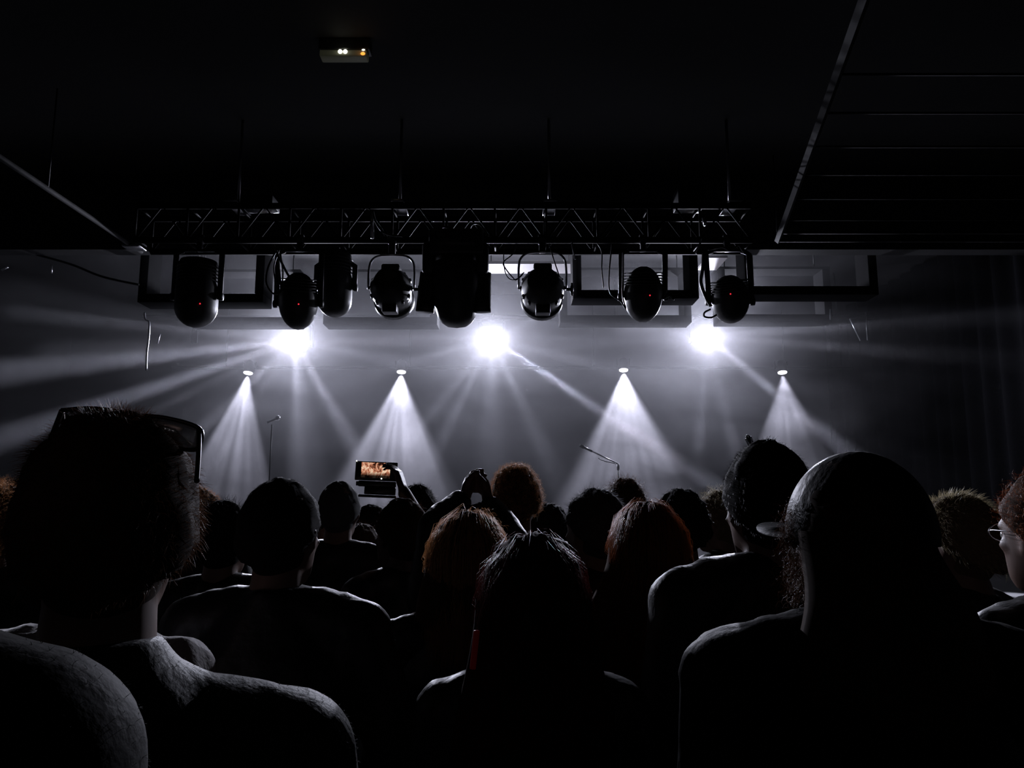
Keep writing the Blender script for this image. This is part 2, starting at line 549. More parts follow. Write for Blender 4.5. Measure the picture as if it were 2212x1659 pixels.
# pale boards under the stage ceiling whose undersides catch the lamps
def pale_board(label, x0, x1, py0, py1, Y0, drop):
    a = P(x0, py0, Y0); c = P(x1, py0, Y0)
    # far edge of the level underside seen at py1
    Y1 = Y0
    while P(x0, py1, Y1).z < a.z: Y1 += .01
    t = thing('ceiling_board', label, 'ceiling board', (a.x, Y0, a.z), 0, 'pale boards under the stage ceiling')
    b = NB(); box(b, (0, 0, 0), (c.x - a.x, Y1 - Y0, .03), .003); obj('board', b, M['pale'], t, False)
    z2 = P(x0, drop, Y0 - .02).z - a.z
    for x in (.05, c.x - a.x - .05):
        b = NB(); tube(b, [(x, .1, .03), (x, .1, CEIL - a.z - .002)], .008, 6); obj('hanger_rod', b, M['steel'], t)
    return t, Y1
pale_board('pale board with a lit underside right of the biggest moving head', 1050, 1245, 570, 591, 7.95, 637)
pale_board('small pale lit board above the rightmost round lamp on the truss', 1528, 1572, 557, 584, 8.05, 637)
def border(label, x0, x1, py0, py1, Y):
    a = P(x0, py1, Y); c = P(x1, py0, Y)
    t = thing('masking_panel', label, 'panel', (a.x, Y, a.z), 0, 'grey masking panels')
    b = NB(); box(b, (0, 0, 0), (c.x - a.x, .03, c.z - a.z), .004); obj('panel', b, M['box'], t, False)
    for x in (.06, c.x - a.x - .06):
        b = NB(); tube(b, [(x, .015, c.z - a.z), (x, .015, CEIL - a.z - .002)], .007, 6); obj('hanger_rod', b, M['steel'], t)
border('grey panel hanging below the pale board in the middle', 1050, 1210, 592, 636, 10.6)
border('short grey panel hanging under the small pale board', 1524, 1590, 585, 640, 10.6)
border('dark tab hanging left of the left lamp below the frames', 412, 427, 714, 741, 9.2)

# ------------------------------------------------------------ front truss
TY, TZ = 5.75, P(1106, 519, 5.75).z
t = thing('lighting_truss', 'long black box truss over the crowd carrying the row of dark fixtures', 'truss', (0, TY, TZ))
XL, XR = P(290, 520, TY).x, P(1625, 520, TY).x
for y in (0, .28):
    for z in (0, .28):
        b = NB(); tube(b, [(XL, y, z), (XR, y, z)], .025, 10); obj('chord', b, M['truss'], t)
for y in (0, .28):
    b = NB()
    n = 12
    for i in range(n):
        x0 = XL + (XR - XL) * i / n; x1 = XL + (XR - XL) * (i + 1) / n
        tube(b, [(x0, y, 0), ((x0 + x1) / 2, y, .28), (x1, y, 0)], .01, 6)
        tube(b, [(x0, y, .28), (x0, y, 0)], .01, 6)
    obj('lacing', b, M['truss'], t)
for i in range(13):
    b = NB(); x0 = XL + (XR - XL) * i / 12
    tube(b, [(x0, 0, 0), (x0, .28, 0)], .01, 6); obj('cross_rung', b, M['truss'], t)
    b = NB(); tube(b, [(x0, 0, .28), (x0, .28, .28)], .01, 6); obj('cross_rung', b, M['truss'], t)
for x in (-2.2, -.9, .3, 1.75):
    b = NB(); box(b, (x - .05, -.03, .305), (x + .05, .31, .33), .005); tube(b, [(x, .14, .33), (x, .14, CEIL - TZ - .002)], .012, 8)
    obj('hanger', b, M['bare'], t)

def tz(px, py, Y=TY): return P(px, py, Y)

def hang_base(t, x, Y, dz):
    pass

def dome_light(label, px, py0, py1, wpx, led=None, Y=TY - .02, tilt=(0, 0), arm=True, egg=False):
    """dark drum shaped moving wash light hanging nose down, rounded bottom"""
    top = P(px, py0, Y); bot = P(px, py1, Y)
    r = wpx / F * Y / .97 / 2
    h = top.z - bot.z
    t = thing('wash_light', label, 'stage light', (top.x, Y, TZ), 0)
    d = V((tilt[0], tilt[1], -1)).normalized()
    o = V((0, 0, top.z - TZ))
    hh = h / abs(d.z)
    k = min(h * .35, r)
    prof = [(r * math.sin(a), hh / 2 - hh / 2 * math.cos(a)) for a in [math.pi * i / 18 for i in range(1, 10)]] if egg else [(r * .62, 0), (r * .86, .012), (r * .93, .04), (r * .95, hh * .35), (r, hh * .42), (r, hh - k)]
    if egg: k = hh / 2
    for i in range(1, 9):
        a = i / 8 * math.pi / 2
        prof.append((r * math.cos(a), hh - k + k * math.sin(a)))
    b = NB(); lathe(b, prof, o, d, 32); obj('housing', b, M['fix'], t)
    b = NB()
    for i in range(5):
        zt = hh * (.12 + .05 * i)
        lathe(b, [(r * .99, zt), (r * 1.0, zt + .004), (r * .99, zt + .008)], o, d, 32)
    obj('cooling_fin', b, M['fix'], t)
    # yoke
    if arm:
        zt = -.09
        c = o + d * hh * .55
        b = NB()
        for s in (-1, 1):
            tube(b, [c + V((s * (r + .002), 0, 0)), c + V((s * (r + .02), 0, 0)), V((s * (r + .02), 0, zt - .03)), V((s * (r - .03), 0, zt))], .012, 6, flat=2)
        tube(b, [(-r + .03, 0, zt), (r - .03, 0, zt)], .012, 6)
        obj('yoke', b, M['steel'], t)
        for s in (-1, 1):
            b = NB(); lathe(b, [(.028, 0), (.032, .01), (.03, .03), (.012, .035)], c + V((s * (r + .012), 0, 0)), (s, 0, 0), 12); obj('knob', b, M['steel'], t)
    clampbits(t, 0, .025)
    if led:
        lp = P(led[0], led[1], Y)
        # sit the led on the near surface of the housing
        y = -r * .99
        b = NB(); ell(b, (0, 0, 0), (.006, .004, .006), 10)
        q = P(led[0], led[1], Y - r)
        bmesh.ops.translate(b, verts=b.verts, vec=V((q.x - top.x, -r * 1.0, q.z - TZ)))
        obj('indicator_led', b, M['red'], t)['label'] = 'tiny red indicator light'
    return t

dome_light('drum shaped light with a small red dot, leftmost on the truss', 430, 562, 707, 88, (432, 656))
dome_light('round light with a small red dot and looped cable, second on the truss', 646, 588, 706, 84, (645, 657), tilt=(-.05, .25), egg=True)
dome_light('tall plain drum light right beside the second round light', 727, 545, 685, 72, None, arm=True, Y=TY + .28)
dome_light('round light with a small red dot tangled in cables, left of the right lamp', 1390, 575, 690, 84, (1404, 638), tilt=(0, .25), egg=True)
dome_light('egg shaped light with a small red dot, rightmost on the truss', 1573, 594, 692, 82, (1578, 635), tilt=(.12, .3), egg=True)

def fresnel(label, px, py, rpx, yoke_top, ydir=(0, 1, -.28), Y=TY - .02):
    c = P(px, py, Y)
    r = rpx / F * Y / .97
    t = thing('fresnel_light', label, 'stage light', (c.x, Y, TZ))
    o = V((0, 0, c.z - TZ))
    d = V(ydir).normalized()
    b = NB()
    lathe(b, [(r * .35, -.16), (r * .62, -.155), (r * .72, -.12), (r * .95, -.05), (r * .97, .02), (r * .9, .03), (r * .9, .14), (r * .97, .15), (r * .97, .2), (r * .8, .2), (r * .78, .17)], o, d, 28)
    x, y = frame_of(d)
    for k in range(14):
        a = 2 * math.pi * k / 14
        p = o + (x * math.cos(a) + y * math.sin(a)) * r * .96 + d * -.02
        lathe(b, [(.012, -.012), (.012, .03)], p, d, 8)
    obj('housing', b, M['fix'], t)
    b = NB(); q = o + V((0, -.03, -r * .98)); box(b, q + V((-.055, -.05, -.035)), q + V((.055, .06, .03)), .006); obj('lamp_tray', b, M['fix'], t)
    b = NB(); q = o + V((0, -.03, r * .93)); box(b, q + V((-.07, -.05, -.03)), q + V((.07, .08, .03)), .015); obj('vent_cap', b, M['fix'], t)
    yz = P(px, yoke_top, Y).z - TZ
    b = NB()
    R1 = r + .012
    tube(b, [o + V((-R1, 0, 0)), V((-R1, 0, yz - .12)), V((-R1 + .02, 0, yz - .04)), V((-R1 + .09, 0, yz)), V((R1 - .09, 0, yz)), V((R1 - .02, 0, yz - .04)), V((R1, 0, yz - .12)), o + V((R1, 0, 0))], .009, 8, True, n=4)
    obj('yoke', b, M['bare'], t)
    b = NB(); lathe(b, [(.012, 0), (.012, .03), (.03, .032), (.032, .05), (.01, .055)], o + V((R1, 0, 0)), (1, 0, 0), 12)
    box(b, o + V((R1 + .035, -.01, -.05)), o + V((R1 + .05, .01, .05)), .004)
    obj('knob', b, M['steel'], t)
    b = NB(); lathe(b, [(.04, -.03), (.04, .03)], (0, 0, 0), (1, 0, 0), 14); box(b, (-.025, -.025, yz), (.025, .025, -.03), .005); obj('clamp', b, M['steel'], t)
    return t
fresnel('round fresnel light in a bent yoke, left of the biggest moving head', 845, 625, 46, 552)
fresnel('round fresnel light in a bent yoke against the pale board', 1172, 625, 48, 546)

# the biggest moving head
Y = TY - .05
bt = P(985, 515, Y)
t = thing('moving_head_light', 'biggest moving head light, hanging unlit at the middle of the truss', 'stage light', (bt.x, Y, TZ))
k = Y / .97 / F
def lz(py): return P(985, py, Y).z - TZ
b = NB(); box(b, (-55 * k, -.14, lz(560)), (60 * k, .14, lz(505)), .02); obj('base', b, M['fix'], t)
b = NB()
box(b, (-45 * k, -.16, lz(545)), (50 * k, .16, lz(512)), .03)
obj('base_cover', b, M['fix'], t)
for s, x0, x1 in ((-1, -70, -44), (1, 44, 71)):
    b = NB(); box(b, (x0 * k, -.1, lz(596)), (x1 * k, .1, lz(532)), .02); obj('arm_top', b, M['fix'], t)
    b = NB()
    n = 7
    pts = []
    for i in range(n + 1):
        py = 590 + (674 - 590) * i / n
        xc = (x0 + x1) / 2 + s * (-6 if s < 0 else 0) * -i / n * 1.4
        pts.append((xc * k, 0, lz(py)))
    tube(b, pts, .045, 10, flat=1.6); obj('yoke_arm', b, M['fix'], t)
b = NB()
d = V((.02, .12, -1)).normalized()
o = V((0, 0, lz(562)))
H = lz(562) - lz(706)
lathe(b, [(.13, 0), (.18, .02), (.19, .06), (.19, H * .4), (.175, H * .6), (.16, H * .74), (.15, H * .8), (.14, H * .86), (.11, H * .93), (.07, H * .98), (.0, H)], o, d, 32); obj('lamp_head', b, M['fix'], t)
for s in (-1, 1):
    b = NB(); lathe(b, [(.03, -.04), (.03, .02)], (s * 45 * k, 0, lz(640)), (s, 0, 0), 12); obj('pivot', b, M['steel'], t)
for s in (-1, 1):
    b = NB(); tube(b, [(s * .12, .03, lz(505)), (s * .12, .03, .02)], .02, 8); lathe(b, [(.042, -.03), (.042, .03)], (s * .12, 0.05, 0), (1, 0, 0), 14); obj('clamp', b, M['steel'], t)

# small blocks on the truss (dimmer boxes, splitter boxes) whose edges glint
for px, py, wpx, hpx, lab in ((560, 500, 70, 22, 'small splitter box on top of the truss above the second round light'),
                              (1490, 490, 60, 44, 'control box on top of the truss at its right end')):
    c = P(px, py, TY + .14)
    t = thing('control_box', lab, 'box', (c.x, TY + .14, TZ + .31))
    kk = TY / F / .97
    b = NB(); box(b, (-wpx * kk / 2, -.1, 0), (wpx * kk / 2, .1, hpx * kk), .006); obj('case', b, M['steel'], t)
    b = NB(); tube(b, [(-wpx * kk / 2 + .02, 0, hpx * kk), (-wpx * kk / 2 + .02, 0, hpx * kk + .03), (wpx * kk / 2 - .02, 0, hpx * kk + .03), (wpx * kk / 2 - .02, 0, hpx * kk)], .006, 6); obj('handle', b, M['bare'], t)

# ------------------------------------------------------------ cables
def cable(label, pts, r=.007, Y=TY - .1, m=None, grp=None):
    q = []
    for p in pts:
        q.append(P(p[0], p[1], p[2] if len(p) > 2 else Y))
    b = NB(); tube(b, q, r, 7, True)
    o = obj('cable', b, m or M['cable'])
    tag(o, label, 'cable', grp)
    return o
cable('long thin cable sagging from the ceiling down to the left box frame', [(60, 545, 7.2), (150, 570, 7.2), (210, 594, 7.2), (250, 605, 7.2), (300, 615, 7.2)], .012)
cable('cable loops hanging over the second round light, biggest loop', [(598, 540), (580, 575), (575, 610), (590, 634), (606, 628), (604, 590), (600, 545)], .007)
cable('narrow cable loop hanging inside the biggest loop', [(603, 540), (592, 575), (596, 615), (606, 630), (611, 590), (606, 548)], .006)
cable('cable dropping slantwise from the truss to the second round light', [(590, 528), (605, 560), (620, 590), (640, 622)], .009)
cable('cable curling up beside the pole left of the fresnel lights', [(805, 455, 5.6), (812, 480, 5.6), (826, 500, 5.6), (845, 508, 5.6), (870, 510, 5.6)], .008)
cable('cable arching over the truss left of the biggest moving head', [(935, 512), (950, 495), (962, 490), (975, 500), (985, 508)], .008)
cable('cable arching over the truss above the biggest moving head', [(1010, 503), (1020, 485), (1035, 484), (1048, 498), (1055, 510)], .008)
cable('cable drooping across the pale board to the right fresnel light', [(1116, 526), (1108, 548), (1088, 566), (1092, 580), (1108, 600), (1116, 604), (1130, 590)], .005)
cable('second thin cable drooping in front of the pale board', [(1090, 528), (1088, 560), (1092, 590), (1104, 604), (1122, 600), (1132, 588)], .004)
cable('steel safety cable slanting from truss to right fresnel yoke', [(1186, 526), (1196, 560), (1206, 590), (1208, 600)], .005)
cable('cable hanging in a long curve left of the tangled round light', [(1290, 524), (1300, 545), (1300, 580), (1304, 622)], .005)
cable('cable looping down onto the tangled round light', [(1322, 528), (1316, 590), (1318, 632), (1340, 650), (1352, 668)], .006)
cable('cable hanging straight beside the tangled round light', [(1346, 545), (1345, 600), (1345, 640), (1352, 665)], .006)
cable('slack cable knotted on the right side of the tangled round light', [(1424, 610), (1438, 628), (1432, 645), (1446, 640), (1456, 648)], .006)
cable('small cable ring below the rightmost light on the truss', [(1535, 668), (1522, 675), (1522, 684), (1536, 686), (1548, 680)], .007)
cable('cable bundle running down left of the rightmost light', [(1520, 548), (1518, 580), (1514, 610), (1524, 640), (1536, 662)], .014)
cable('wavy cable slung under the truss at its right end', [(1530, 540), (1560, 534), (1578, 542), (1595, 530), (1606, 545)], .007)
cable('thin cable hanging in a crooked line under the left frame', [(312, 675, 7.6), (314, 690, 7.6), (322, 697, 7.6), (321, 730, 7.6), (317, 765, 7.6), (316, 800, 7.6)], .010, m=M['bare'])

def strap(label, a, c, Y, wd=.02, m='bare'):
    a, c = P(a[0], a[1], Y), P(c[0], c[1], Y)
    t = bpy.data.objects
    b = NB(); tube(b, [a, c], wd / 2, 6); o = obj('hanging_rod', b, M[m]); tag(o, label, 'rod'); return o
strap('short bright rod hanging left of the left lamp, nearer the frame', (345, 722), (340, 742), 8.2, .02)
strap('short upright glinting rod above the rightmost downlight', (1794, 668), (1794, 690), 8.4, .02)
strap('slanted thin rod at the upper right of the stage', (1836, 688), (1859, 736), 9, .02)
strap('upright thin rod near the right stage curtain', (1870, 675), (1874, 735), 9.5, .018)
strap('small glinting rod hanging at the far upper left of the stage', (111, 574), (111, 590), 8, .025)
strap('slanted glinting rod at the left edge of the picture', (3, 583), (17, 576), 8, .03)
strap('bright slanted strut of the truss at its right end', (1524, 487), (1520, 470), 5.6, .03)
strap('slanted bright strut below the truss at its right end', (1503, 548), (1516, 516), 5.62, .015)
strap('bright rod crossing the truss right of the right fresnel light', (1235, 522), (1242, 560), 5.5, .014)
strap('slanted pole above the truss near the left fresnel light', (803, 455), (804, 515), 5.62, .03)

# ------------------------------------------------------------ hall ceiling things
GZ = 3.95
a = P(1860, 20, 3.29); c = P(1680, 520, 6.54)
t = thing('ceiling_grid', 'suspended slatted ceiling grid with a slanting edge at the upper right', 'ceiling grid', (0, 0, GZ))
ax, ay, cx, cy = a.x, a.y, c.x, c.y
# extend nearer the camera
ex, ey = ax - (cx - ax) * .35, ay - (cy - ay) * .35
b = NB(); tube(b, [(ex, ey, 0), (cx, cy, 0)], .028, 4); obj('edge_rail', b, M['dim'], t, False)
b = NB(); tube(b, [(cx, cy, 0), (7.2, cy, 0)], .014, 6); tube(b, [(cx, cy - .1, .04), (7.2, cy - .1, .04)], .014, 6); obj('end_rail', b, M['dim'], t)
for py, pxx in ((475, 1695), (429, 1712), (376, 1733), (317, 1755), (244, 1785), (160, 1812)):
    Yy = 3.
    while P(pxx, py, Yy).z < GZ: Yy += .01
    xx = cx + (Yy - cy) * (cx - ax) / (cy - ay)
    b = NB(); tube(b, [(xx, Yy, 0), (7.2, Yy, 0)], .008, 5); obj('slat', b, M['dim'], t)
for x, y in ((cx, cy), (cx + 2.5, cy), (ax, ay), (ax + 3, ay)):
    b = NB(); tube(b, [(x, y, .01), (x, y, CEIL - GZ - .002)], .006, 5); obj('hanger_rod', b, M['steel'], t)
t = thing('ceiling_pipe', 'thin pipe running along the dark ceiling at the left', 'pipe', (-3.43, 0, GZ))
b = NB(); tube(b, [(0, 2.5, 0), (0, 6.85, 0)], .02, 8); obj('pipe', b, M['dim'], t)
b = NB(); box(b, (-.06, 6.6, -.03), (.1, 6.75, .03), .01); obj('end_bracket', b, M['bare'], t)
for y in (3.2, 5.4):
    b = NB(); tube(b, [(0, y, .01), (0, y, CEIL - GZ - .002)], .006, 5); obj('hanger_rod', b, M['steel'], t)

# emergency light on the ceiling
q = P(745, 121, 4.8)
t = thing('emergency_light', 'slim ceiling emergency light with white bulbs and an amber glow at one end', 'emergency light', (q.x, 4.8, CEIL))
k = 4.8 / F / .93
zz = q.z - CEIL
b = NB(); box(b, (-54 * k, -.05, zz + .022), (56 * k, .05, -.002), .006); obj('housing', b, M['plastic'], t, False)
b = NB(); box(b, (-52 * k, -.045, zz - .025), (50 * k, .045, zz + .021), .01); obj('diffuser', b, M['diff'], t)
for x in (-7, 4):
    b = NB(); ell(b, (x * k, -.047, zz + .003), (.015, .01, .015), 12); obj('bulb', b, M['ledw'], t)
b = NB(); ell(b, (42 * k, -.047, zz - .012), (.016, .008, .011), 12); obj('amber_bulb', b, M['amber'], t)['label'] = 'glowing amber bulb'
b = NB(); ell(b, (43 * k, -.047, zz + .016), (.011, .006, .004), 12); obj('small_bulb', b, M['ledw'], t)
for s, nm in ((0, 'light'),):
    d = bpy.data.lights.new('emergency_glow', 'POINT'); o = bpy.data.objects.new('emergency_glow', d); C.objects.link(o)
    o.parent = t; o.location = (-1 * k, -.09, zz); d.energy = .035; d.color = (1, 1, .8); d.shadow_soft_size = .02
    d = bpy.data.lights.new('amber_glow', 'POINT'); o = bpy.data.objects.new('amber_glow', d); C.objects.link(o)
    o.parent = t; o.location = (42 * k, -.08, zz - .01); d.energy = .02; d.color = (1, .4, .08); d.shadow_soft_size = .01

# ------------------------------------------------------------ microphones on stage
def mic_stand(label, px, pytop, Y, mic='up', boom=None):
    top = P(px, pytop, Y)
    t = thing('microphone_stand', label, 'microphone stand', (top.x, Y, STZ))
    h = top.z - STZ
    b = NB(); tube(b, [(0, 0, .02), (0, 0, h * .55)], .012, 8); tube(b, [(0, 0, h * .5), (0, 0, h - .06)], .008, 8); obj('pole', b, M['steel'], t)
    b = NB(); lathe(b, [(.018, -.03), (.022, 0), (.018, .03)], (0, 0, h * .55), (0, 0, 1), 12); obj('collar', b, M['plastic'], t)
    for k in range(3):
        a = k * 2.094 + .4
        b = NB(); tube(b, [(0, 0, .16), (.26 * math.cos(a), .26 * math.sin(a), .012)], .008, 6); obj('leg', b, M['steel'], t)
    return t, h
t, h = mic_stand('microphone stand in the beams left of the stage, its tip glinting', 588, 905, 8)
b = NB(); lathe(b, [(.012, -.02), (.014, .06), (.022, .1)], (-.03, 0, h - .03), (.8, 0, .35), 12); ell(b, (.06, 0, h + .012), (.026, .026, .026)); obj('microphone', b, M['bare'], t)
t, h = mic_stand('microphone stand rising behind the tall hooded head', 1632, 968, 7.0)
o = V((0, 0, h - .06))
d = V((-.38, 0, .92)).normalized()
b = NB(); tube(b, [o, o + d * .05], .014, 8); obj('swivel', b, M['steel'], t)
b = NB()
x, y = frame_of(d)
for k in range(6):
    a = k * math.pi / 3
    e = x * math.cos(a) + y * math.sin(a)
    tube(b, [o + d * .04 + e * .016, o + d * .07 + e * .03, o + d * .12 + e * .026, o + d * .16 + e * .03, o + d * .185 + e * .014], .0035, 5)
for s in (.06, .165):
    pts = [o + d * s + (x * math.cos(a) + y * math.sin(a)) * .03 for a in [i * math.pi / 8 for i in range(17)]]
    tube(b, pts, .0045, 5)
obj('shock_mount', b, M['steel'], t)
b = NB(); lathe(b, [(.012, .04), (.013, .12), (.019, .15), (.019, .18), (.01, .195)], o, d, 12); obj('microphone', b, M['plastic'], t)
t, h = mic_stand('boom microphone stand behind the crowd, its slanting arm lit white', 1335, 1002, 8)
a = P(1275, 973, 8) - t.location
b = NB(); tube(b, [V((0, 0, h - .06)), V((0, 0, h))], .014, 8); tube(b, [V((.01, 0, h - .005)), a], .008, 8); obj('boom_arm', b, M['bare'], t)
b = NB(); c = P(1305, 996, 8) - t.location; tube(b, [V((-.02, -.02, h)), c, c + V((-.06, 0, .03))], .005, 6, True); obj('microphone_cable', b, M['bare'], t)
b = NB(); d = (a - V((0, 0, h))).normalized(); lathe(b, [(.012, 0), (.013, .08), (.02, .1), (.018, .14)], a - d * .02, d, 12); obj('microphone', b, M['plastic'], t)

# ------------------------------------------------------------ people
rnd = random.Random(11)

def hand(bm, wrist, fdir, palm_n, s=1.0, curl=.5, side=1, spread=.12):
    """palm, four unequal bent fingers and a thumb, all rooted in the palm. palm_n points out of the palm; side=+1 puts the thumb on fdir x palm_n"""
    f = V(fdir).normalized()
    n = V(palm_n)
    n = (n - f * n.dot(f)).normalized()
    a = f.cross(n).normalized() * side          # towards the thumb
    w = V(wrist)
    tube(bm, [w - f * .03, w + f * .02], .024 * s, 10, flat=.8)
    for k in range(4):
        off = (1.5 - k) * .0185 * s
        tube(bm, [w + a * off * .6, w + f * .045 * s + a * off * .95, w + f * .088 * s + a * off], [.015 * s, .0145 * s, .0115 * s], 8)
    L = (.072, .080, .074, .058)
    for k in range(4):
        off = (1.5 - k) * .021 * s
        p = w + f * .085 * s + a * off
        d = (f + a * spread * (1.5 - k) * .35).normalized()
        ang = 0
        pts = [p - d * .012]
        for sg, fr in enumerate((.45, .31, .24)):
            ang += curl * (.55, .95, .7)[sg] * (1 + .12 * (k - 1))
            dd = (d * math.cos(ang) + n * math.sin(ang)).normalized()
            pts.append(pts[-1] + dd * (L[k] * fr + (.012 if sg == 0 else 0)) * s)
        tube(bm, pts, [.0095 * s, .009 * s, .0082 * s, .0068 * s], 8)
        ell(bm, pts[-1], (.0068 * s,) * 3, 8)
    p0 = w + f * .02 * s + a * .018 * s
    td = (a * .75 + f * .6 + n * .35).normalized()
    p1 = p0 + td * .042 * s
    p2 = p1 + (f * .85 + a * .15 + n * .45).normalized() * .032 * s
    p3 = p2 + (f * .8 + n * .7).normalized() * .024 * s
    tube(bm, [p0, p1, p2, p3], [.017 * s, .0125 * s, .0105 * s, .0075 * s], 8)
    ell(bm, p3, (.0075 * s,) * 3, 8)

def head_bm(bm, H, face=True):
    z0 = H - .235
    R_ = [(0, .058, .0, .022, .02), (0, .05, .008, .038, .036), (0, .04, .03, .052, .058), (0, .022, .055, .061, .078), (0, .012, .085, .0675, .09),
          (0, .004, .115, .072, .0965), (0, -.002, .145, .0755, .0985), (0, -.004, .175, .0745, .0955), (0, -.005, .2, .067, .085), (0, -.006, .218, .053, .067), (0, -.006, .23, .032, .041), (0, -.006, .2345, .01, .012)]
    loft(bm, [(x, y, z0 + z, rx, ry) for x, y, z, rx, ry in R_], 28, 2.1)
    # nose, brow, lips, chin, cheekbones
    tube(bm, [(0, .094, z0 + .128), (0, .108, z0 + .105), (0, .119, z0 + .088)], [.009, .011, .014], 8)
    ell(bm, (0, .110, z0 + .085), (.018, .012, .010), 10)
    for s_ in (-1, 1):
        tube(bm, [(s_ * .008, .094, z0 + .137), (s_ * .03, .094, z0 + .142), (s_ * .052, .078, z0 + .136)], .008, 8)
        ell(bm, (s_ * .045, .068, z0 + .098), (.02, .02, .014), 10)
        # ear
        rot = Matrix.Rotation(s_ * .35, 3, 'Z')
        ell(bm, (s_ * .078, -.004, z0 + .113), (.008, .018, .031), 12, rot)
        ell(bm, (s_ * .083, -.010, z0 + .125), (.006, .018, .018), 10, rot)
        ell(bm, (s_ * .075, .004, z0 + .088), (.007, .009, .010), 8)
    ell(bm, (0, .094, z0 + .058), (.024, .012, .006), 10)
    ell(bm, (0, .092, z0 + .049), (.021, .012, .007), 10)
    ell(bm, (0, .078, z0 + .018), (.02, .016, .014), 10)

def body(t, H, skin, arms, bw=1.0, vox=.0095, hands=None, legs=True):
    s = H / 1.75
    bm = NB()
    head_bm(bm, H)
    tube(bm, [(0, -.03, 1.44 * s), (0, -.018, 1.5 * s), (0, -.004, H - .17)], [.07 * s, .058 * s, .054 * s], 14)
    loft(bm, [(0, -.01, z * s, rx * s * bw, ry * s * bw) for z, rx, ry in ((.84, .13, .09), (.93, .165, .12), (1.08, .142, .105), (1.2, .155, .112), (1.32, .170, .12), (1.38, .16, .108), (1.41, .12, .08), (1.5, .055, .05))], 26, 2.3)
    for sd in (-1, 1):
        A = arms[0 if sd < 0 else 1]
        sh = V(A[0])
        tube(bm, [(0, -.02, sh.z + .05 * s), ((sh.x) * .5, -.015, sh.z + .03 * s), sh], [.045 * s, .05 * s, .058 * s], 12)
        ell(bm, sh, (.058 * s,) * 3, 14)
        tube(bm, [A[0], (V(A[0]) + V(A[1])) / 2, A[1]], [.054 * s, .05 * s, .041 * s], 12)
        ell(bm, A[1], (.041 * s,) * 3, 12)
        tube(bm, [A[1], V(A[1]).lerp(V(A[2]), .3), A[2]], [.040 * s, .041 * s, .026 * s], 12)
        hd = A[3] if len(A) > 3 else None
        if hd:
            hand(bm, A[2], hd[0], hd[1], s, hd[2], hd[3])
        else:
            hand(bm, A[2], V(A[2]) - V(A[1]), (-sd, .2, 0), s, .45, sd if sd > 0 else -1)
    if legs:
        for sd in (-1, 1):
            tube(bm, [(sd * .09 * s, 0, .92 * s), (sd * .10 * s, .01, .68 * s), (sd * .10 * s, .01, .5 * s), (sd * .105 * s, -.015, .32 * s), (sd * .105 * s, -.02, .08 * s)], [.088 * s, .078 * s, .056 * s, .054 * s, .036 * s], 14)
            ell(bm, (sd * .108 * s, .05, .04), (.04 * s, .12 * s, .035), 12)
    bm = remeshed(bm, vox, 3)
    return obj('body', bm, M[skin], t)

def clothes(t, H, cl, arms, bw=1.0, sleeve='long', collar=.0, wr=.006, vox=.012, seed=0, name='shirt', fuzz=0):
    s = H / 1.75
    e = .014
    bm = NB()
    loft(bm, [(0, -.01, z * s, (rx + e) * s * bw, (ry + e) * s * bw) for z, rx, ry in ((.86, .172, .13), (.93, .172, .127), (1.08, .158, .118), (1.2, .164, .12), (1.32, .177, .128), (1.36, .172, .118), (1.41, .13, .092), (1.495, .066, .058))], 26, 2.3)
    tube(bm, [(0, -.03, 1.44 * s), (0, -.022, (1.495 + collar) * s)], [.08 * s, .066 * s], 16)
    for k, sd in enumerate((-1, 1)):
        A = arms[k]
        sh = V(A[0])
        tube(bm, [(0, -.02, sh.z + .05 * s), (sh.x * .5, -.015, sh.z + .032 * s), sh], [.057 * s, .062 * s, .070 * s], 14)
        ell(bm, sh, (.071 * s, .07 * s, .068 * s), 14)
        m1 = (V(A[0]) + V(A[1])) / 2
        if sleeve == 'long':
            tube(bm, [A[0], m1, A[1]], [.068 * s, .064 * s, .058 * s], 14)
            ell(bm, A[1], (.058 * s,) * 3, 12)
            tube(bm, [A[1], V(A[1]).lerp(V(A[2]), .5), V(A[1]).lerp(V(A[2]), .93)], [.057 * s, .052 * s, .042 * s], 14)
        else:
            tube(bm, [A[0], m1, V(A[0]).lerp(V(A[1]), .72)], [.068 * s, .068 * s, .066 * s], 14)
    bm = remeshed(bm, vox, 3)
    bm.normal_update()
    for v in bm.verts:
        p = v.co
        d = noise.noise(V((p.x * 9 + seed, p.y * 9, p.z * 5))) * wr + noise.noise(V((p.x * 30 + seed, p.y * 30, p.z * 14))) * wr * .5
        # folds running down from the shoulders
        d += abs(noise.noise(V((p.x * 22 + p.z * 6, p.y * 14 + seed, p.z * 3)))) * wr * .8
        v.co = p + v.normal * d
    o = obj(name, bm, CLOTH[cl], t)
    if fuzz:
        S = Strands()
        me = o.data
        fs = [f for f in me.polygons if f.center.z > 1.2 * s]
        r = random.Random(seed + 3)
        for i in range(fuzz):
            f = r.choice(fs)
            n = f.normal + V((r.uniform(-.8, .8), r.uniform(-.8, .8), r.uniform(-.8, .8)))
            n.normalize()
            L = r.uniform(.002, .005)
            S.add([f.center - n * .001, f.center + n * L * .5, f.center + n * L + V((0, 0, -.001))], .00022)
        S.build('lint', CLOTH[cl], o)
    return o

